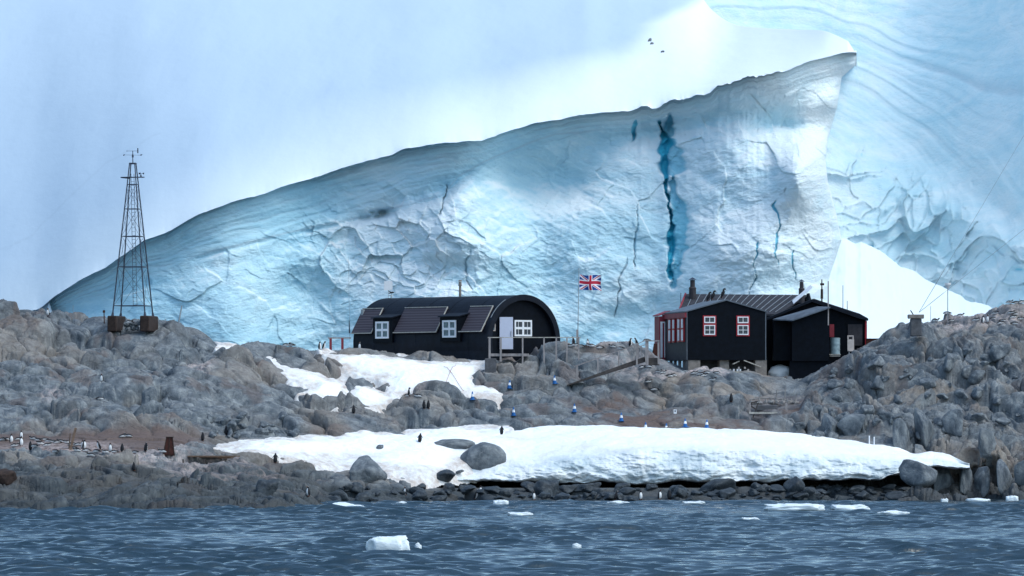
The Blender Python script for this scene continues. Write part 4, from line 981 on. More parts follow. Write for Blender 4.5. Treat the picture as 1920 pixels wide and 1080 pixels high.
mb = MB(); mb.tube((0, 0, zv), (0, 0, zv + .9), .035, .025, 8); mb.tube((0, 0, zv + .42), (0, 0, zv + .62), .075, .06, 8); mb.build('vane_post', M['steel'], mt)
mb = MB(); mb.tube((-.43, 0, zv + .88), (.38, 0, zv + .88), .012, None, 6); mb.box((.33, -.01, zv + .72), (.41, .01, zv + 1.08)); mb.tube((-.46, 0, zv + .88), (-.38, 0, zv + .88), .03, .01, 6); mb.build('wind_vane', M['steel'], mt)
mb = MB(); mb.tube((-.65, 0, zv + .6), (.62, 0, zv + .57), .01, None, 6)
for x, s in ((-.65, .05), (.60, .04), (.66, .035)): mb.tube((x - s, 0, zv + .6 - .04), (x + s, 0, zv + .6 + .03), s, s * .5, 8)
mb.build('direction_arm', M['steel'], mt)
mb = MB(); zp = HM * .905 + .06; mb.tube((.6, 0, zp), (.6, 0, zp + .14), .06, .05, 8); mb.tube((.6, 0, zp + .14), (.6, 0, zp + .22), .02, .02, 6)
for an in (0, 120, 240):
    c_ = Vector((.6 + .18 * math.cos(R(an + 20)), .18 * math.sin(R(an + 20)), zp + .24)); mb.tube((.6, 0, zp + .22), c_, .01, None, 5); mb.tube(c_ - Vector((.0, 0, .06)), c_ + Vector((0, 0, .05)), .035, .07, 8)
mb.build('anemometer', M['steel'], mt)
for s in (-1, 1):
    mb = MB(); mb.box((s * 1.2 - .34, -1.4, -1.15), (s * 1.2 + .34, 1.4, -.02)); mb.build('footing', M['rust'], mt, bevel=.06)
for (px, py, top, dx, r, lab, m_) in ((196, 611, 585, -1, .045, 'short dark post with a knob left of the weather mast', 'dark_rust'), (331, 616, 573, 10, .06, 'leaning grey pole on the ridge right of the weather mast', 'grey_metal'), (310, 612, 598, 0, .02, 'thin short stake just right of the weather mast', 'wood'), (137, 600, 572, 0, .018, 'thin bare stake on the ridge left of the weather mast', 'grey_metal')):
    b_ = at(px, py, 391); h = (py - top) * 391 / F
    mb = MB(); mb.tube((0, 0, -.4), (dx * 391 / F, 0, h), r, r * .8, 8)
    if px == 196: mb.tube((-.04, 0, h - .05), (-.04, 0, h + .13), .09, .08, 8)
    o = mb.build('post' if px in (196,) else 'pole', M[m_]); o.location = b_; tag(o, lab, 'pole')

# ---- flagpole ----------------------------------------------------------------
g = at(1083, 660, 398); fp = empty('flagpole', g, 'slim pale flagpole flying a red, white and blue flag between the two huts', 'flagpole')
s_ = 398 / F
mb = MB(); mb.tube((0, 0, 0), (2.5 * s_, 0, 155 * s_), .035, .022, 10); mb.tube((2.5 * s_, 0, 155 * s_), (2.5 * s_, 0, 157 * s_), .05, .03, 8); mb.build('pole', M['grey_metal'], fp)
mb = MB(); mb.box((-.10, -.08, -.2), (.06, -.036, 42 * s_)); mb.build('base_plank', M['wood'], fp)
nu, nv = 96, 60; fv = []; ff = []; fm = []
Wf, Hf = 41 * s_, 28 * s_
for j in range(nv + 1):
    for i in range(nu + 1):
        u_, v_ = i / nu, j / nv
        ff_y = .10 * math.sin(u_ * 8 + v_ * 1.5) * (.3 + u_)
        fv.append((.14 + u_ * Wf * (1 - .04 * math.sin(v_ * 3)) + .05 * (1 - v_) * u_ - .02 * math.sin(v_ * 6), ff_y, 147 * s_ - .06 - Hf + v_ * Hf - u_ * .05 * 1.5 - .05 * math.sin(u_ * 6) * (.4 + .6 * u_) * (.5 + v_) - .04 * u_))
def jack(u_, v_):
    x, y = u_ * 60, v_ * 30
    if abs(x - 30) < 3 or abs(y - 15) < 3: return 0
    if abs(x - 30) < 5 or abs(y - 15) < 5: return 1
    def dist(x, y, sgn): return ((x - 30) * 15 * sgn - (y - 15) * 30) / math.hypot(15, 30)
    for sgn in (1, -1):
        d = dist(x, y, sgn)
        if abs(d) < 3:
            q = (d if sgn == 1 else -d) if x < 30 else (-d if sgn == 1 else d)
            q = -q if sgn == 1 else q
            if 0 < (q if sgn == -1 else -q) < 2: return 0
            return 1
    return 2
for j in range(nv):
    for i in range(nu):
        a = j * (nu + 1) + i; ff.append((a, a + 1, a + nu + 2, a + nu + 1)); fm.append(jack((i + .5) / nu, (j + .5) / nv))
n0 = len(fv); fv += [(x, y + .012, z) for x, y, z in fv]; ff += [tuple(n0 + q for q in f_[::-1]) for f_ in ff]; fm += fm[:]
me = bpy.data.meshes.new('flag'); me.from_pydata(fv, [], ff); [me.materials.append(M[q]) for q in ('fl_red', 'fl_white', 'fl_blue')]; me.polygons.foreach_set('material_index', fm); me.polygons.foreach_set('use_smooth', [True] * len(fm))
o = bpy.data.objects.new('flag', me); C.objects.link(o); o.parent = fp

# whip aerial, small white board, and the ropes crossed over the snow
b_ = at(656, 625, 411); an = empty('whip_aerial', b_, 'very thin tall aerial at the far left end of the half-round hut', 'aerial'); s_ = 411 / F
MB().tube((0, 0, -.6), (-3 * s_, 0, 145 * s_), .016, .008, 6).build('whip', M['grey_metal'], an); MB().tube((-.02, 0, 0), (-.05, 0, 24 * s_), .05, .035, 8).build('mount', M['steel'], an)
b_ = at(728, 536, 414); bd = empty('white_board', b_, 'small blank white board on a thin mast behind the half-round hut', 'board'); s_ = 414 / F
MB().box((-8 * s_, 0, -8 * s_), (8 * s_, .05, 9 * s_)).build('board_face', M['white'], bd); MB().tube((0, .08, -1.8), (0, .08, .3), .02, None, 6).build('board_post', M['grey_metal'], bd)
rp_ = [((832, 688), (870, 735)), ((855, 685), (822, 728))]
for i, (p, q) in enumerate(rp_):
    a = ground(*p); b = ground(*q); mb = MB(); last = None
    for t in range(13):
        x, D = a.x + (b.x - a.x) * t / 12, a.y + (b.y - a.y) * t / 12; pt = Vector((x, D, height(x, D) + .05))
        if last: mb.tube(last, pt, .014, None, 5)
        last = pt
    o = mb.build('rope', M['dull_red']); tag(o, ('thin reddish rope on the upper snow patch slanting down to the right', 'thin reddish rope on the upper snow patch slanting down to the left')[i], 'rope', 'ropes crossed on the snow')

# ---- right ridge: anchor block, wires, lamp pole ---------------------------------
g = at(1719, 617, 393); ab = empty('anchor_block', g, 'square concrete anchor block on the right ridge with two wires', 'block')
MB().box((-.45, -.1, -.5), (.35, .7, .75)).build('block_base', M['dark_concrete'], ab, bevel=.04); mb = MB(); mb.box((-.62, -.2, .76), (.52, .8, 1.06)); mb.build('block_top', M['concrete'], ab, bevel=.04)
MB().tube((-.25, .1, 1.05), (-.45, .1, 1.36), .04, None, 8).build('anchor_pin', M['rust'], ab)
a = at(1723, 586, 393.3)
for i, (px, py) in enumerate(((1935, 228), (1935, 418))):
    b = at(px, py, 393.3); mb = MB(); m_ = a.lerp(b, .22); mb.tube((0, 0, 0), m_ - a, .022, None, 6); mb.tube(m_ - a, b - a, .011, None, 6)
    o = mb.build('guy_wire', M['grey_metal']); o.location = a; tag(o, ('steeper of the two guy wires rising from the anchor block', 'shallower of the two guy wires rising from the anchor block')[i], 'wire', 'guy wires on the right ridge')
g = at(1777, 590, 395); pl = empty('lamp_pole', g, 'slim pole topped by a funnel-shaped white head on the right ridge', 'pole'); s_ = 395 / F
MB().tube((0, 0, -.5), (0, 0, 48 * s_), .03, None, 8).build('pole', M['grey_metal'], pl); mb = MB(); mb.tube((0, 0, 48 * s_), (0, 0, 56 * s_), .04, .2, 12); mb.tube((0, 0, 56 * s_), (0, 0, 59.5 * s_), .235, .235, 12); mb.build('pole_head', M['white'], pl)
for px, py, top, lab in ((1745, 591, 574, 'short thin stake below the wires on the right ridge'), (1912, 600, 560, 'dark stake among penguins at the right edge of the ridge')):
    o = MB().tube((0, 0, -.5), (0, 0, (py - top) * 394 / F), .02, None, 6).build('stake', M['wood']); o.location = at(px, py, 394); tag(o, lab, 'stake')
for px, py, top, lab in ((1630, 829, 817, 'left of the two short white marker poles behind the snow ledge'), (1639, 831, 819, 'right of the two short white marker poles behind the snow ledge')):
    o = MB().tube((0, 0, -.6), (0, 0, (py - top) * 380 / F), .045, None, 8).build('marker_pole', M['white']); o.location = at(px, py, 379); tag(o, lab, 'pole', 'white marker poles')
g = ground(1266, 790); sg = empty('notice_sign', g, 'small white notice on a thin stake in the brown gully', 'sign'); q = at(0, 772, g.y).z - g.z
MB().tube((0, .03, -.2), (0, .03, q), .02, None, 6).build('stake', M['wood'], sg); MB().box((-.11, 0, q - .14), (.11, .02, q + .16)).build('sign_face', M['white'], sg); MB().box((-.05, -.006, q - .02), (.04, -.002, q + .1)).build('sign_mark', M['steel'], sg)

# ---- cones ------------------------------------------------------------------------
def make_cone():
    e = empty('traffic_cone', (0, 0, 0), 'x', 'cone', 'blue and white cones marking the path')
    MB().box((-.19, -.19, 0), (.19, .19, .045)).build('base', M['blue'], e, bevel=.01)
    mb = MB(); mb.tube((0, 0, .045), (0, 0, .25), .15, .115, 16); mb.tube((0, 0, .44), (0, 0, .62), .07, .03, 16); mb.build('cone_body', M['blue'], e, smooth=False)
    mb = MB(); mb.tube((0, 0, .25), (0, 0, .44), .118, .073, 16); mb.build('white_band', M['white'], e); return e
c0 = make_cone()
CON = [(886, 751, 'blue and white cone at the right edge of the upper snow patch'), (955, 730, 'tilted blue cone on the grey slab right of the snow patch'), (1040, 720, 'blue and white cone at the foot of the wooden ramp'), (963, 783, 'blue and white cone on the smooth slab above the snow ledge crest'),
       (1077, 774, 'blue and white cone at the upper left of the brown gully'), (1165, 790, 'squat blue cone in the middle of the brown gully'), (1211, 808, 'cone tip just showing over the ledge crest, left of its twin'), (1249, 810, 'cone tip just showing over the ledge crest beneath the notice stake'),
       (1285, 801, 'blue cone behind the ledge crest right of the notice stake'), (1325, 803, 'pale cone rightmost behind the crest of the snow ledge')]
for i, (px, py, lab) in enumerate(CON):
    o = c0 if i == 0 else copy_tree(c0)
    g = ground(px, py) if px < 1200 else at(px, py, 383); o.location = g; o.rotation_euler = (0, R(6 if i == 1 else rnd.uniform(-3, 3)), rnd.uniform(0, 1.5)); o['label'] = lab

# ---- shoreline leftovers ---------------------------------------------------------
g = ground(130, 842); q = 357 / F
mb = MB(); mb.bar((0, 0, -.3), (12 * q, .1, 40 * q), .16, .2); mb.bar((-2 * q, .2, -.3), (1 * q, .3, 30 * q), .07, .08); o = mb.build('leaning_timber', M['plank'], bevel=.01); o.location = g; tag(o, 'brown split timber leaning upright among the left penguin colony', 'timber')
g = ground(317, 848); bo = empty('rusty_hopper', g, 'dark red rusty tapered tank standing on the left terrace', 'tank'); q = g.y / F
mb = MB(); mb.hexa([(-11 * q, -.3, -.2), (10.5 * q, -.3, -.2), (10.5 * q, .5, -.2), (-11 * q, .5, -.2), (-4.5 * q, -.1, 28 * q), (6.5 * q, -.1, 28 * q), (6.5 * q, .4, 28 * q), (-4.5 * q, .4, 28 * q)]); mb.build('tank_body', M['dark_rust'], bo, bevel=.03)
mb = MB()
for a, b in (((-11, -4.5), 0), ((0, 1), 0), ((10.5, 6.5), 0)): mb.bar((a[0] * q, -.31, -.2), (a[1] * q, -.12, 28 * q), .05, .04)
mb.box((-6 * q, -.16, 27.5 * q), (8 * q, .45, 29 * q)); mb.build('tank_rim', M['rust'], bo)
g = ground(388, 856) - Vector((0, 0, .28)); ws = empty('plank_stack', g, 'flat brown plank staging lying left of the lower snow tongue', 'staging'); q = g.y / F
for i in range(9):
    x = -55 * q + i * .1; z = .02 * i
    MB().box((x, -1.0 + 2.2 * (8 - i) / 8, z + .1), (x + (92 + rnd.uniform(-6, 6)) * q, -.8 + 2.2 * (8 - i) / 8, z + .17)).build('plank', M['plank'], ws)
[MB().box((x * q, -1, -.3), (x * q + .12, 1.5, .09)).build('bearer', M['dark_wood'], ws) for x in (-45, -5, 30)]
# whale bones and driftwood frame
g = ground(1455, 757); wb = empty('whale_skeleton', g, 'row of pale upright ribs and bones laid on the ground below the store', 'skeleton'); q = g.y / F
for i, (x, h, lean) in enumerate(((-32, 27, 5), (-12, 15, 1), (0, 30, 2), (16, 33, 2), (36, 24, 4))):
    mb = MB(); last = None
    for t in range(7):
        f_ = t / 6; pt = Vector(((x + lean * f_ * f_ * (1 if i != 3 else 1)) * q, .15 * math.sin(f_ * 3), h * f_ * q - .1))
        if last is not None: mb.tube(last, pt, .07 * (1 - .75 * (f_ - 1 / 6)), .07 * (1 - .75 * f_), 7)
        last = pt
    mb.build('rib', M['bone'], wb)
for i, x in enumerate((-46, -28, -20, -12, -2, 8, 18, 28, 38)):
    x += rnd.uniform(-3, 3); yy = rnd.uniform(-.5, .6); mb = MB(); mb.M = Matrix.Translation((x * q, yy, rnd.uniform(-.04, .05))) @ Matrix.Rotation(rnd.uniform(0, 3), 4, 'Z') @ Matrix.Scale(rnd.uniform(.6, 1.15), 4) @ Matrix.Translation((-x * q, 0, 0)); mb.tube((x * q, -.25, .06), (x * q + .18, .1, .1), .14, .12, 9); mb.box((x * q + .03, -.1, .12), (x * q + .10, -.02, .34)); mb.box((x * q - .15, -.1, .04), (x * q + .3, -.04, .10)); mb.build('vertebra', M['bone'], wb, bevel=.015)
mb = MB(); mb.tube((-50 * q, .25, .30), (-12 * q, .3, .42), .05, .04, 7); mb.tube((-12 * q, .3, .42), (22 * q, .3, .26), .04, .05, 7); mb.build('jaw_bone', M['bone'], wb)
g = ground(1440, 782); fr_ = empty('driftwood_frame', g, 'open rectangular frame of pale beams in front of the bones', 'frame'); q = g.y / F
mb = MB(); mb.box((-36 * q, -.12, 3 * q), (36 * q, 0, 6.5 * q)); mb.build('beam', M['pale_wood'], fr_)
MB().box((-36 * q, .01, -.3), (-32 * q, .14, 24 * q)).build('post', M['wood'], fr_); MB().box((33 * q, .01, -.3), (36.5 * q, .14, 24 * q)).build('post', M['wood'], fr_)
mb = MB(); mb.bar((-32 * q, .2, 24 * q), (-20 * q, .2, 24.5 * q), .06, .1); mb.bar((-18 * q, .25, 24 * q), (-28 * q, .25, -4 * q), .07, .08); mb.bar((-32 * q, .3, 18 * q), (-22 * q, .3, 11 * q), .1, .1); mb.build('broken_slats', M['dark_wood'], fr_)
o = MB().box((-.75, 0, -.1), (.75, .6, .34)).build('stone_slab', M['dark_concrete'], bevel=.06); o.location = ground(1438, 768) ; tag(o, 'flat grey slab lying between the bones and the frame', 'slab')

def zone(px):
    for lim, t in ((700, 'below the broad split boulder'), (800, 'at the left end of the ledge'), (880, 'below the large smooth boulder'), (960, 'off the two-humped floe'), (1060, 'around the largest rounded boulder'), (1180, 'left of the beach middle'), (1280, 'near the close pair of penguins'), (1420, 'around the wide low boulder'), (1540, 'below the pointed boulder'), (1620, 'off the knobbed floe'), (1800, 'towards the ledge tip')):
        if px < lim: return t
    return 'at the right edge'
# ---- boulders ------------------------------------------------------------------------
def rock_mesh(seed, sub=3, planes=11, p=9, rough=.05, name='boulder'):
    r_ = np.random.RandomState(seed)
    bm = bmesh.new(); bmesh.ops.create_icosphere(bm, subdivisions=sub, radius=1)
    nrm = r_.normal(size=(planes, 3)); nrm /= np.linalg.norm(nrm, axis=1)[:, None]; dd = r_.uniform(.62, 1.0, planes)
    co = np.array([v_.co[:] for v_ in bm.verts])
    dots = np.maximum(co @ nrm.T, 0) / dd
    r = (np.sum(dots ** p, 1) + .55 ** p) ** (-1 / p)
    r = np.clip(r, .4, 1.5)
    n1 = fbm(co[:, 0] * 1.7 + co[:, 2] * 1.1, co[:, 1] * 1.7 - co[:, 2] * .9, 4, seed) * rough * 2 + fbm(co[:, 0] * .6 + co[:, 1], co[:, 2] * 4 + co[:, 0] * .7, 3, seed + 3) * rough
    co = co * (r * (1 + n1))[:, None]
    for v_, c_ in zip(bm.verts, co): v_.co = c_
    ex = np.array([v_.co[:] for v_ in bm.verts]); mid_ = (ex.max(0) + ex.min(0)) / 2; hf = (ex.max(0) - ex.min(0)) / 2
    for v_ in bm.verts: v_.co = ((v_.co[0] - mid_[0]) / hf[0], (v_.co[1] - mid_[1]) / hf[1], (v_.co[2] - mid_[2]) / hf[2])
    me = bpy.data.meshes.new(name); bm.to_mesh(me); bm.free(); me.polygons.foreach_set('use_smooth', [True] * len(me.polygons)); me.materials.append(M['boulder']); return me
RM = [rock_mesh(100 + i, 4, 9, 16, .045) for i in range(14)]
BIG = [rock_mesh(200 + i, 5, 11, 9 if i else 4.5, .04) for i in range(4)]
def dome_mesh(seed, lean):
    bm = bmesh.new(); bmesh.ops.create_icosphere(bm, subdivisions=5, radius=1)
    co = np.array([v_.co[:] for v_ in bm.verts]); co = np.sign(co) * np.abs(co) ** .82; co /= np.abs(co).max(0)
    n1 = fbm(co[:, 0] * 1.3 + co[:, 2], co[:, 1] * 1.3 - co[:, 2] * .5, 4, seed) * .13 + fbm(co[:, 0] * 3 + co[:, 1], co[:, 2] * 6, 3, seed + 1) * .03
    top = 1 - .55 * np.clip(-co[:, 0] * lean, 0, 1) ** 1.4 - .12 * np.clip(co[:, 0] * lean, 0, 1)
    co = co * (1 + n1)[:, None]; co[:, 2] *= top
    for v_, c_ in zip(bm.verts, co): v_.co = c_
    me = bpy.data.meshes.new('boulder'); bm.to_mesh(me); bm.free(); me.polygons.foreach_set('use_smooth', [True] * len(me.polygons)); me.materials.append(M['boulder']); return me
BIG[0] = dome_mesh(401, 1); DOME2 = dome_mesh(402, -.6)
wetrock = M['boulder'].copy(); wetrock.name = 'wet_boulder_rock'
for n in wetrock.node_tree.nodes:
    if n.type == 'MIX' and n.blend_type == 'MULTIPLY':
        mxn = wetrock.node_tree.nodes.new('ShaderNodeMix'); mxn.data_type = 'RGBA'; mxn.blend_type = 'MULTIPLY'; mxn.inputs[0].default_value = 1; mxn.inputs[7].default_value = (.30, .33, .36, 1)
        wetrock.node_tree.links.new(n.outputs[2], mxn.inputs[6]); wetrock.node_tree.links.new(mxn.outputs[2], wetrock.node_tree.nodes['Principled BSDF'].inputs['Base Color']); break
wetrock.node_tree.nodes['Principled BSDF'].inputs['Roughness'].default_value = .5
RMW = []
for m_ in RM: c_ = m_.copy(); c_.materials.clear(); c_.materials.append(wetrock); RMW.append(c_)
def boulder(me, loc, w_, h_, d_, rz, lab, group=None):
    o = bpy.data.objects.new('boulder', me); C.objects.link(o); o.location = loc; o.scale = (w_ / 2, d_ / 2, h_ / 2); o.rotation_euler = (rnd.uniform(-.25, .25), rnd.uniform(-.2, .2), rz)
    return tag(o, lab, 'boulder', group)
def bpx(me, px, pyb, wp, hp, rz, lab, D=None, group=None, dm=.8, sink=.36):
    g = ground(px, pyb) if D is None else at(px, pyb, D); q = g.y / F
    g = g + Vector((0, wp * q * .2, hp * q * sink)); return boulder(me, g, wp * q * 1.12, hp * q * 1.35, wp * q * dm, rz, lab, group)
bb = bpx(BIG[0], 907, 878, 80, 48, .0, 'large smooth dark boulder standing in the big snow ledge', D=373.5); bb.rotation_euler = (0, 0, .1)
bpx(DOME2, 850, 844, 74, 20, 0, 'low dark rock partly buried in snow left of the large smooth boulder', D=375.5)
bpx(RM[2], 862, 886, 15, 5, .2, 'small flat stone showing through snow below the large smooth boulder', D=371.6)
bpx(BIG[2], 692, 902, 95, 42, 1.2, 'broad split grey boulder at the lower edge of the left snow tongue', dm=.6)
bpx(RM[1], 712, 842, 14, 8, .6, 'single small stone lying on the left snow tongue')
bpx(BIG[3], 945, 808, 40, 12, .4, 'low grey rock at the upper rim of the snow beside the walking penguin', D=384) if False else None
for i, (px, py, w_, h_, lab) in enumerate([(1722, 912, 66, 40, 'brownish block propping up the right tip of the snow ledge'), (1772, 914, 52, 44, 'rounded grey block second from the left under the ledge tip'), (1812, 917, 36, 42, 'narrow upright block under the very end of the ledge tip'), (1842, 920, 34, 44, 'square dark block right of the ledge tip'), (1885, 916, 44, 56, 'tall square block near the right edge of the shore'), (1925, 912, 40, 50, 'block cut by the right edge at the shore'),
     (1852, 862, 60, 56, 'big angular block above the ledge tip'), (1735, 825, 46, 58, 'big tan upright block in the right rock wall'), (1690, 842, 44, 50, 'rounded tan block beside the big tan upright block'), (1600, 815, 50, 40, 'pale rounded block behind the right part of the ledge'), (1560, 812, 44, 34, 'flat-topped pale block behind the ledge left of the pale rounded one'), (1790, 815, 36, 44, 'reddish square block in the right rock wall')]):
    bpx(BIG[1 + i % 3] if i % 3 else RM[i], px, py, w_, h_, rnd.uniform(0, 3), lab, dm=.7)
for px, py, w_, h_, lab in [(833, 912, 52, 22, 'flat-topped boulder at the left end of the dark gap'), (1026, 928, 60, 30, 'largest rounded boulder on the beach below the ledge'), (1118, 908, 34, 15, 'dark boulder wedged in the gap below the ledge middle'), (1345, 922, 64, 22, 'wide low boulder on the right part of the beach'), (1490, 925, 44, 30, 'pointed boulder on the beach below the right of the ledge'), (1520, 934, 40, 20, 'dark boulder at the water edge below the right of the ledge'), (1350, 929, 28, 10, 'small pale boulder lying against the wide low boulder'), (502, 930, 56, 28, 'smooth round boulder on the left shelf by the white stain')]:
    bpx(RMW[rnd.randrange(14)], px, py, w_, h_, rnd.uniform(0, 3), lab, dm=.8)
cnt_ = 0
rb2 = random.Random(21)
while cnt_ < 150:
    px = rb2.uniform(612, 1700); py = rb2.uniform(917, 943); w_ = rb2.choice([12, 14, 16, 18, 22, 26, 32, 38]); g = ground(px, py)
    if g.z < -.2 : continue
    bpx(RMW[rb2.randrange(14)], px, py, w_, w_ * rb2.uniform(.32, .55), rb2.uniform(0, 3), ('big' if w_ > 28 else 'middling' if w_ > 17 else 'small') + ' dark boulder ' + ('at the water edge ' if py > 934 else 'in mid-beach ' if py > 922 else 'in the gap under the ledge ') + zone(px), group='wet boulders on the beach'); cnt_ += 1
for i in range(75):
    px = rb2.uniform(1500, 1915); py = rb2.uniform(650 + max(0, 1700 - px) * .35, 830); w_ = rb2.choice([12, 16, 20, 26, 34])
    bpx(RM[rb2.randrange(14)], px, py, w_, w_ * rb2.uniform(.45, .8), rb2.uniform(0, 3), ('big' if w_ > 24 else 'middling' if w_ > 15 else 'small') + ' block on right slope ' + ('just above the snow ledge ' if py > 780 else 'at mid height ' if py > 715 else 'high up ') + ('beside the bones' if px < 1580 else 'below the drum and chair' if px < 1660 else 'below the anchor block' if px < 1750 else 'below the lamp pole' if px < 1830 else 'near the right edge'), group='loose blocks on the right slope', dm=.9, sink=.12)
for i in range(24):
    px = rb2.uniform(395, 560); py = rb2.uniform(790, 826) - (px - 395) * .03
    w_ = rb2.choice([10, 14, 18, 24]); bpx(RM[rb2.randrange(14)], px, py, w_, w_ * rb2.uniform(.5, .75), rb2.uniform(0, 3), ('big' if w_ > 17 else 'middling' if w_ > 12 else 'small') + ' boulder at the crag foot, ' + ('above the plank staging' if px < 435 else 'above the tip of the snow tongue' if px < 480 else 'above the middle of the snow tongue' if px < 520 else 'near the left snow strip') + (', upper' if py < 806 else ', lower'), group='boulders at the foot of the crag')
for i in range(16):
    px = rb2.uniform(236, 262); py = 606 + rb2.uniform(0, 14); w_ = rb2.choice([8, 11, 14]); bpx(RM[rb2.randrange(14)], px, py, w_, w_ * .6, rb2.uniform(0, 3), 'small stone in the pile between the rusty mast blocks', D=389.3, group='stones packed under the mast')
bpx(BIG[1], 6, 908, 46, 26, 1., 'rusty red rock at the left edge of the shelf'); 
redm = rock_mesh(334, 4, 12, 6); redm.materials.clear(); redm.materials.append(M['rust']); C.objects[-1].data = redm

# ---- floating ice ---------------------------------------------------------------------
def floe_mesh(seed, spiky):
    bm = bmesh.new(); bmesh.ops.create_icosphere(bm, subdivisions=4, radius=1)
    co = np.array([v_.co[:] for v_ in bm.verts]); n1 = fbm(co[:, 0] * 2.2 + seed, co[:, 1] * 1.5 + co[:, 2] * .6, 4, seed, .6)
    co = np.sign(co) * np.abs(co) ** .7
    co[:, 2] *= (1 + n1 * spiky * 1.6); co[:, 0] *= (1 + n1 * .5); co[:, 1] *= 1 + n1 * .3
    co[:, 2] = np.maximum(co[:, 2], -.5)
    for v_, c_ in zip(bm.verts, co): v_.co = c_
    me = bpy.data.meshes.new('ice_floe'); bm.to_mesh(me); bm.free(); me.polygons.foreach_set('use_smooth', [True] * len(me.polygons)); me.materials.append(M['ice_white']); return me
FL = [floe_mesh(i * 7 + 1, .45) for i in range(5)]; FB = floe_mesh(77, .25)
for i, (px, py, w_, h_, lab) in enumerate([(643, 959, 78, 11, 'long low white ice floe near the end of the left rocks'), (733, 1038, 82, 30, 'biggest blocky ice chunk floating in the foreground water'), (784, 1036, 12, 11, 'tiny ice piece right of the biggest ice chunk'), (938, 949, 30, 8, 'small two-humped floe close to the beach'), (972, 968, 52, 4, 'flat thin floe just below the two-humped floe'),
     (1161, 947, 40, 4, 'thin flat floe near the middle of the beach'), (1300, 946, 46, 3, 'thin sliver of ice off the right of the beach'), (1082, 1031, 16, 6, 'lone small ice bit in the open foreground water'), (1486, 959, 116, 11, 'longest white floe right of centre'), (1590, 958, 76, 8, 'white floe with a round knob right of the longest floe'), (1678, 968, 58, 6, 'low floe nearer the camera than the knobbed floe'),
     (1772, 943, 14, 5, 'small pointed ice bit off the right rocks'), (1836, 942, 42, 4, 'flat floe close under the right rocks'), (1898, 941, 24, 8, 'peaked small floe at the right edge of the water'), (1405, 977, 36, 3, 'faint thin ice slick left below the longest floe'), (755, 947, 22, 3, 'thin ice sliver near the beach above the biggest chunk')]):
    D = F * EYE / (py - 757); q = D / F
    o = bpy.data.objects.new('ice_floe', FB if i == 1 else FL[i % 5]); C.objects.link(o); o.location = ((px - 960) * q, D + .5, h_ * q * .3 + .06); o.scale = (w_ * q * .46, w_ * q * .32, h_ * q * .68 + .04); tag(o, lab, 'ice floe', 'ice floes')

# ---- penguins -----------------------------------------------------------------------------
def bird_mesh(name, spine, flip_ang=14, h=.6, white_to=.5, eye=True, legs=True, neckw=1, all_black=False, white_back=False):
    """one continuous body swept along a spine in the y-z plane (front = -y)"""
    n = 14; vs = []; fs = []; ms = []
    P = [Vector((0, s[0], s[1])) for s in spine]
    for i, s in enumerate(spine):
        t = (P[min(i + 1, len(P) - 1)] - P[max(i - 1, 0)]).normalized(); ven = Vector((0, -t.z, t.y))   # towards the belly
        if ven.y > 0 and abs(ven.y) > abs(ven.z): ven = -ven
        for a in range(n):
            th = a / n * 2 * math.pi
            vs.append(P[i] + Vector((math.sin(th) * s[2], 0, 0)) + ven * math.cos(th) * s[3])
    for i in range(len(P) - 1):
        f_ = i / (len(P) - 1)
        for a in range(n):
            b = (a + 1) % n; fs.append((i * n + a, i * n + b, (i + 1) * n + b, (i + 1) * n + a))
            am = min(a + .5, n - a - .5) / n * 360
            m_ = 0
            if not all_black and f_ < white_to and am < (60 if legs else 98): m_ = 1
            if white_back and f_ < white_to: m_ = 1
            if eye and i == len(P) - 5 and 95 < am < 130: m_ = 1
            if i >= len(P) - 3: m_ = 2
            ms.append(m_)
    fs.append(tuple(range(n))[::-1]); ms.append(0); fs.append(tuple((len(P) - 1) * n + a for a in range(n))); ms.append(2)
    mb = MB(); 
    for f__, m_ in zip(fs, ms): mb.f.append(list(f__)); mb.m.append(m_)
    mb.v = [tuple(v_) for v_ in vs]
    k_ = int((len(P) - 1) * .60); sh = P[k_]; dn = (P[max(0, k_ - 3)] - P[k_]).normalized()
    for s in (-1, 1):
        a = sh + Vector((s * spine[k_][2] * .9, 0, 0)); e = a + (dn * math.cos(R(flip_ang)) + Vector((s, 0, 0)) * math.sin(R(flip_ang))) * .25 * h / .6
        mb.tube(a, e, .035 * h / .6, .012, 6, 0)
    if legs:
        for s in (-1, 1): b0 = len(mb.v); x = s * .055; mb.box((x - .03, P[0].y - .12, 0), (x + .03, P[0].y - .02, .02), 2); mb.tube((x, P[0].y - .06, .02), (x, P[1].y - .02, P[1].z + .02), .03, .04, 6, 0)
    o = mb.build(name, [M['bird_black'], M['bird_white'], M['beak']], smooth=True); me = o.data; bpy.data.objects.remove(o); return me
def stand(lean=0, head=0):
    sp_ = [(.06, .03, .05, .04), (.04, .07, .10, .09), (.01, .15, .125, .12), (-.005, .24, .13, .125), (-.01, .33, .122, .112), (-.01, .40, .10, .09), (-.01, .455, .072, .065), (-.015, .49, .058, .056), (-.025, .53, .058, .062), (-.04, .565, .052, .058), (-.06, .585, .036, .04), (-.085, .575 + head, .02, .022), (-.13, .565 + head, .008, .01), (-.155, .560 + head, .003, .004)]
    return [(y - z * lean, z, a, b) for y, z, a, b in sp_]
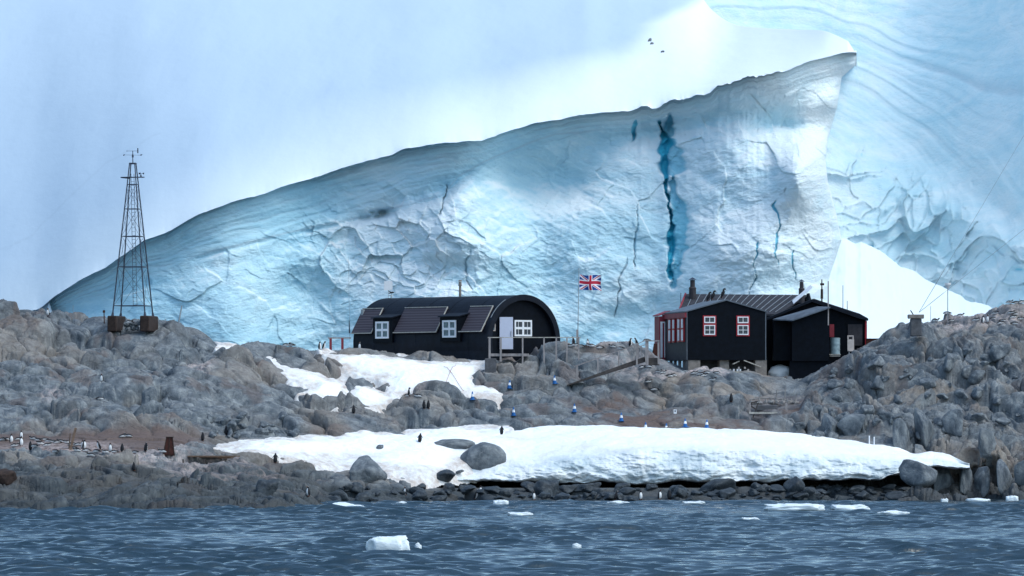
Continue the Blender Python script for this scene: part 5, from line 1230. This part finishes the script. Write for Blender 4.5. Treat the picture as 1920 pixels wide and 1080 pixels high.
PG = {
 's': bird_mesh('penguin', stand()), 'l': bird_mesh('penguin', stand(.25), 24), 'f': bird_mesh('penguin', stand(.05), 65), 'w': bird_mesh('penguin', stand(.12), 38),
 'h': bird_mesh('penguin', stand(-.08, -.03), 10),
 'p': bird_mesh('penguin', [(.34, .05, .02, .015), (.29, .08, .07, .05), (.22, .11, .115, .09), (.12, .14, .14, .115), (.0, .15, .14, .12), (-.10, .155, .115, .10), (-.17, .18, .08, .075), (-.21, .22, .06, .055), (-.235, .26, .055, .055), (-.26, .29, .05, .05), (-.29, .295, .034, .035), (-.32, .29, .018, .02), (-.36, .28, .008, .009), (-.38, .275, .003, .003)], 20, legs=False, white_to=.5),
 'q': bird_mesh('penguin', [(.34, .04, .02, .015), (.29, .07, .07, .05), (.22, .10, .12, .09), (.12, .12, .145, .11), (.0, .13, .145, .11), (-.10, .13, .12, .10), (-.18, .125, .085, .075), (-.22, .12, .062, .055), (-.26, .12, .056, .055), (-.29, .12, .05, .05), (-.32, .11, .034, .035), (-.35, .10, .018, .02), (-.39, .09, .008, .009), (-.41, .085, .003, .003)], 20, legs=False, white_to=.5)}
N1 = 'gentoo penguin lying on its nest in the colony around the leaning timber'; G1 = 'penguins lying in the left colony'
N2 = 'penguin lying on a nest below the timber hut piers'; G2 = 'penguins lying below the timber hut'
N3 = 'penguin lying on a nest on the right ridge beyond the anchor block'; G3 = 'penguins lying on the right ridge'
N4 = 'penguin lying on the rock near the foot of the flagpole'; G4 = 'penguins lying by the flagpole'
PL = [(21, 830, 's', 30, 'standing penguin leftmost in the colony, back half turned'), (40, 836, 'h', 20, 'standing penguin showing its white side behind the front nests, left colony'), (40, 823, 's', 10, 'white-fronted penguin standing farthest back in the left colony'), (57, 844, 's', 175, 'black-backed penguin standing at the front lip of the left colony'),
 (158, 842, 's', 50, 'penguin turned sideways just right of the leaning timber, white breast showing'), (155, 841, 'h', 0, 'plump white penguin facing out just right of the leaning timber'), (187, 843, 'l', -60, 'penguin leaning left with a white flank, between timber and tank'), (207, 847, 's', 0, 'bright white-fronted penguin standing between timber and tank'), (229, 847, 's', 170, 'all-dark penguin seen from behind beside a round boulder'),
 (273, 847, 'f', 120, 'penguin holding its flippers out left of the rusty tank'), (323, 854, 's', 5, 'white-fronted penguin standing in front of the rusty tank'), (251, 884, 's', 180, 'penguin seen from behind on the stained slab below the colony'), (380, 827, 's', 160, 'dark penguin standing right of the rusty tank near a boulder'), (516, 868, 'w', 170, 'penguin walking along the lower edge of the left snow tongue'), (424, 815, 's', 180, 'dim penguin standing against rocks above the plank staging'),
 (90, 592, 's', -20, 'pale penguin standing on the skyline left of the weather mast'), (191, 716, 's', -25, 'lone penguin standing halfway up the left crag'), (663, 775, 'f', 175, 'penguin with spread flippers at the bottom of the upper snow patch'), (768, 742, 'h', 70, 'penguin sitting upright on the rock knob below the upper snow'), (795, 766, 's', 180, 'left of two penguins standing below the rock knob'), (803, 766, 's', 150, 'right of two penguins standing below the rock knob'),
 (787, 829, 'w', 150, 'penguin walking on the snow above the large smooth boulder'), (940, 808, 'w', 170, 'penguin walking on the snow crest above the large smooth boulder'), (600, 643, 'h', 60, 'penguin stretching upright on the skyline left of the half-round hut'), (606, 644, 'l', 60, 'crouched penguin right of the one stretching on the skyline'), (675, 656, 's', -30, 'penguin standing against the black side of the half-round hut'),
 (1075, 645, 's', -90, 'slim penguin standing just left of the flagpole'), (1102, 650, 'h', -15, 'fluffed-up penguin sitting upright right of the flagpole'), (1182, 649, 's', 80, 'upright penguin on the skyline left of the entrance landing'), (1195, 648, 'l', -80, 'penguin bent forward beside the first post of the landing'), (1371, 758, 's', 175, 'penguin standing on the bare rock left of the bones'),
 (1843, 606, 's', 40, 'left of the pair of penguins standing on the right ridge'), (1852, 606, 'h', -20, 'white-breasted right of the pair standing on the right ridge'), (901, 927, 's', 10, 'penguin standing on the beach nearest the two-humped floe'), (891, 937, 'l', 60, 'dark penguin leaning over at the water edge on the left of the beach'), (1001, 937, 's', 15, 'white-fronted penguin standing below the largest rounded boulder'),
 (1201, 937, 's', 20, 'white-fronted penguin standing alone at the middle of the beach'), (1237, 936, 's', 40, 'left of two penguins close together on the beach'), (1255, 936, 's', 170, 'dark-backed right of two penguins close together on the beach'), (1153, 937, 'l', 120, 'dark penguin bending at the water edge left of the lone one'), (578, 931, 's', -60, 'small penguin standing on the shelf right of the smooth round boulder'), (760, 928, 's', -40, 'penguin standing among boulders on the left part of the beach')]
YW = [90, 70, -75, 110, -100, 60, -60, 100]
for i, (px, py) in enumerate([(28, 838), (5, 827), (12, 826), (35, 825), (62, 825), (66, 844), (75, 834), (84, 826), (89, 837), (92, 829), (100, 831), (108, 831), (113, 830), (105, 849), (125, 832), (136, 835), (148, 836), (139, 843), (144, 847), (162, 847), (170, 858), (182, 849), (197, 850), (215, 849), (243, 849), (254, 850), (304, 854), (232, 820), (240, 820), (72, 827)]): PL.append((px, py, 'pq'[i % 2], YW[i % 8], N1, G1))
for i, (px, py) in enumerate([(1205, 691), (1215, 689), (1235, 699), (1255, 708), (1216, 718), (1228, 734), (1313, 704), (1324, 701), (1320, 707), (1343, 701), (1336, 715), (1262, 706), (1243, 701), (1421, 757)]): PL.append((px, py, 'pq'[i % 2], YW[(i + 3) % 8], N2, G2))
for i, (px, py) in enumerate([(1755, 606), (1783, 604), (1801, 588), (1776, 590), (1830, 603), (1862, 600), (1876, 608), (1880, 603), (1896, 590), (1903, 592), (1900, 597), (1915, 600), (1893, 571), (1905, 569), (1916, 565), (1902, 609), (1866, 590)]): PL.append((px, py, 'pq'[i % 2], YW[(i + 5) % 8], N3, G3))
for i, (px, py) in enumerate([(1077, 650), (1090, 652), (1108, 652), (1125, 654), (1148, 652), (1164, 656), (1070, 652)]): PL.append((px, py, 'pq'[i % 2], YW[i % 8], N4, G4))
PL += [(243, 604, 'q', 90, 'penguin lying on the stones beneath the weather mast'), (187, 750, 'q', -70, 'penguin lying on the left crag below the lone standing one'), (764, 744, 'q', -90, 'penguin lying on the rock knob left of the upright one'), (783, 746, 'p', -90, 'penguin lying on the rock knob right of the upright one'), (537, 646, 'p', 90, 'left of two penguins lying on the skyline behind the left snow strip'), (547, 647, 'q', 60, 'right of two penguins lying on the skyline behind the left snow strip'),
 (1213, 640, 'q', 90, 'dark penguin lying on top of the landing handrail end'), (1275, 930, 'q', 80, 'penguin lying on the beach right of the close pair'), (1302, 702, 'p', 100, 'penguin lying right against the left concrete pier')]
def where(px, py, g_):
    t = lambda lst: next(a for lim, a in lst if px < lim)
    if g_ == G1: return ('in the back row, ' if py < 830 else 'in the middle rows, ' if py < 841 else 'in the front row, ') + t([(30, 'far left'), (64, 'under the leftmost standing birds'), (94, 'left of the timber'), (122, 'nearing the timber'), (145, 'at the timber foot'), (175, 'right of the timber'), (200, 'below the leaning bird'), (238, 'mid colony'), (280, 'towards the tank'), (400, 'beside the tank')])
    if g_ == G2: return t([(1210, 'under the landing post'), (1222, 'just right of the landing'), (1232, 'on the slope below the landing'), (1240, 'beside the floor posts'), (1250, 'between the floor posts'), (1258, 'nearest the left pier, low'), (1270, 'nearest the left pier'), (1318, 'on the stained knob, left end'), (1322, 'on the stained knob, lower'), (1330, 'on the stained knob, top'), (1340, 'on the stained knob, below its top'), (1360, 'on the stained knob, right end'), (1500, 'by the whale bones')])
    if g_ == G3: return ('high ' if py < 592 else 'midway ' if py < 602 else 'low ') + t([(1765, 'nearest the anchor block'), (1778, 'left of the lamp pole'), (1790, 'at the lamp pole foot'), (1810, 'right of the lamp pole'), (1840, 'left of the standing pair'), (1870, 'right of the standing pair'), (1890, 'left of the dark stake'), (1900, 'close to the dark stake'), (1910, 'at the dark stake'), (1930, 'at the right edge')])
    return t([(1074, 'left of the pole'), (1080, 'right at the pole'), (1100, 'just right of the pole'), (1115, 'below the fluffed-up bird'), (1130, 'right of the fluffed-up bird'), (1155, 'in the dip'), (1300, 'left of the landing')])
for e in PL:
    px, py, ty, yaw, lab = e[:5]
    if len(e) > 5: lab = {G1: 'penguin lying on its nest ', G2: 'penguin lying below the timber hut ', G3: 'penguin lying on the right ridge, ', G4: 'penguin lying near the flagpole, '}[e[5]] + where(px, py, e[5])
    grp = e[5] if len(e) > 5 else ('standing penguins' if ty in 'slfwh' else 'penguins lying alone')
    o = bpy.data.objects.new('penguin', PG[ty]); C.objects.link(o)
    if px == 940 or px == 787: g = on_ledge(px, py) if px == 940 else ground(px, py)
    elif px == 1213: g = at(1213, 640, 398.5); 
    elif px == 243: g = at(243, 606, 389)
    elif px == 675: g = at(675, 656, 398)
    else: g = ground(px, py)
    k_ = rnd.uniform(.92, 1.08) * (1.0 if ty in 'slfwh' else .95)
    o.location = g - Vector((0, 0, .015)); o.rotation_euler = (0, 0, R(yaw)); o.scale = (k_, k_, k_); tag(o, lab, 'penguin', grp)
# birds on the roofs
SH = bird_mesh('seabird', [(.10, -.10, .02, .015), (.08, .0, .06, .05), (.04, .14, .10, .10), (-.02, .27, .12, .13), (-.07, .38, .10, .10), (-.06, .45, .07, .07), (-.07, .50, .065, .065), (-.10, .545, .065, .07), (-.14, .57, .06, .065), (-.18, .57, .05, .05), (-.21, .55, .035, .035), (-.235, .52, .02, .02), (-.25, .48, .012, .012), (-.255, .46, .004, .004)], 6, all_black=True, eye=False)
for px, py, lab in ((1328, 563.5, 'leftmost of three hunched dark birds perched on the front roof'), (1336.5, 561, 'middle one of three hunched dark birds perched on the front roof'), (1355, 557, 'rightmost hunched dark bird perched alone on the roof peak')):
    o = bpy.data.objects.new('seabird', SH); C.objects.link(o); o.location = at(px, py, 401.2); o.rotation_euler = (0, 0, R(90)); o.scale = (1.05,) * 3; tag(o, lab, 'bird', 'dark birds on the roof')
mb = MB(); mb.tube((-.2, 0, .15), (.12, 0, .22), .03, .07, 8); mb.tube((.12, 0, .22), (.22, 0, .2), .07, .02, 8); mb.hexa([(-.22, -.03, .3), (0, -.03, .18), (0, .03, .18), (-.22, .03, .3), (-.2, -.03, .36), (.05, -.03, .24), (.05, .03, .24), (-.2, .03, .36)]); mb.tube((0, 0, 0), (0, 0, .18), .015, None, 5)
o = mb.build('seabird', M['bird_black'], smooth=True); vp = hut.matrix_world @ Vector((-.4, 15.4, 14.84)); o.location = vp; tag(o, 'small dark bird with raised wings perched on the far roof vent', 'bird')
print('objects', len(sc.objects))

for i, (p, lab) in enumerate(zip(SHOULDER, ('upper of the tiny dark rocks poking out of the bright snow shoulder', 'second tiny dark rock just below the upper one on the snow shoulder', 'lowest tiny dark rock on the bright snow shoulder'))):
    boulder(RM[i], p, .9, .8 if i else 1.2, .8, i, lab, 'rocks on the snow shoulder')
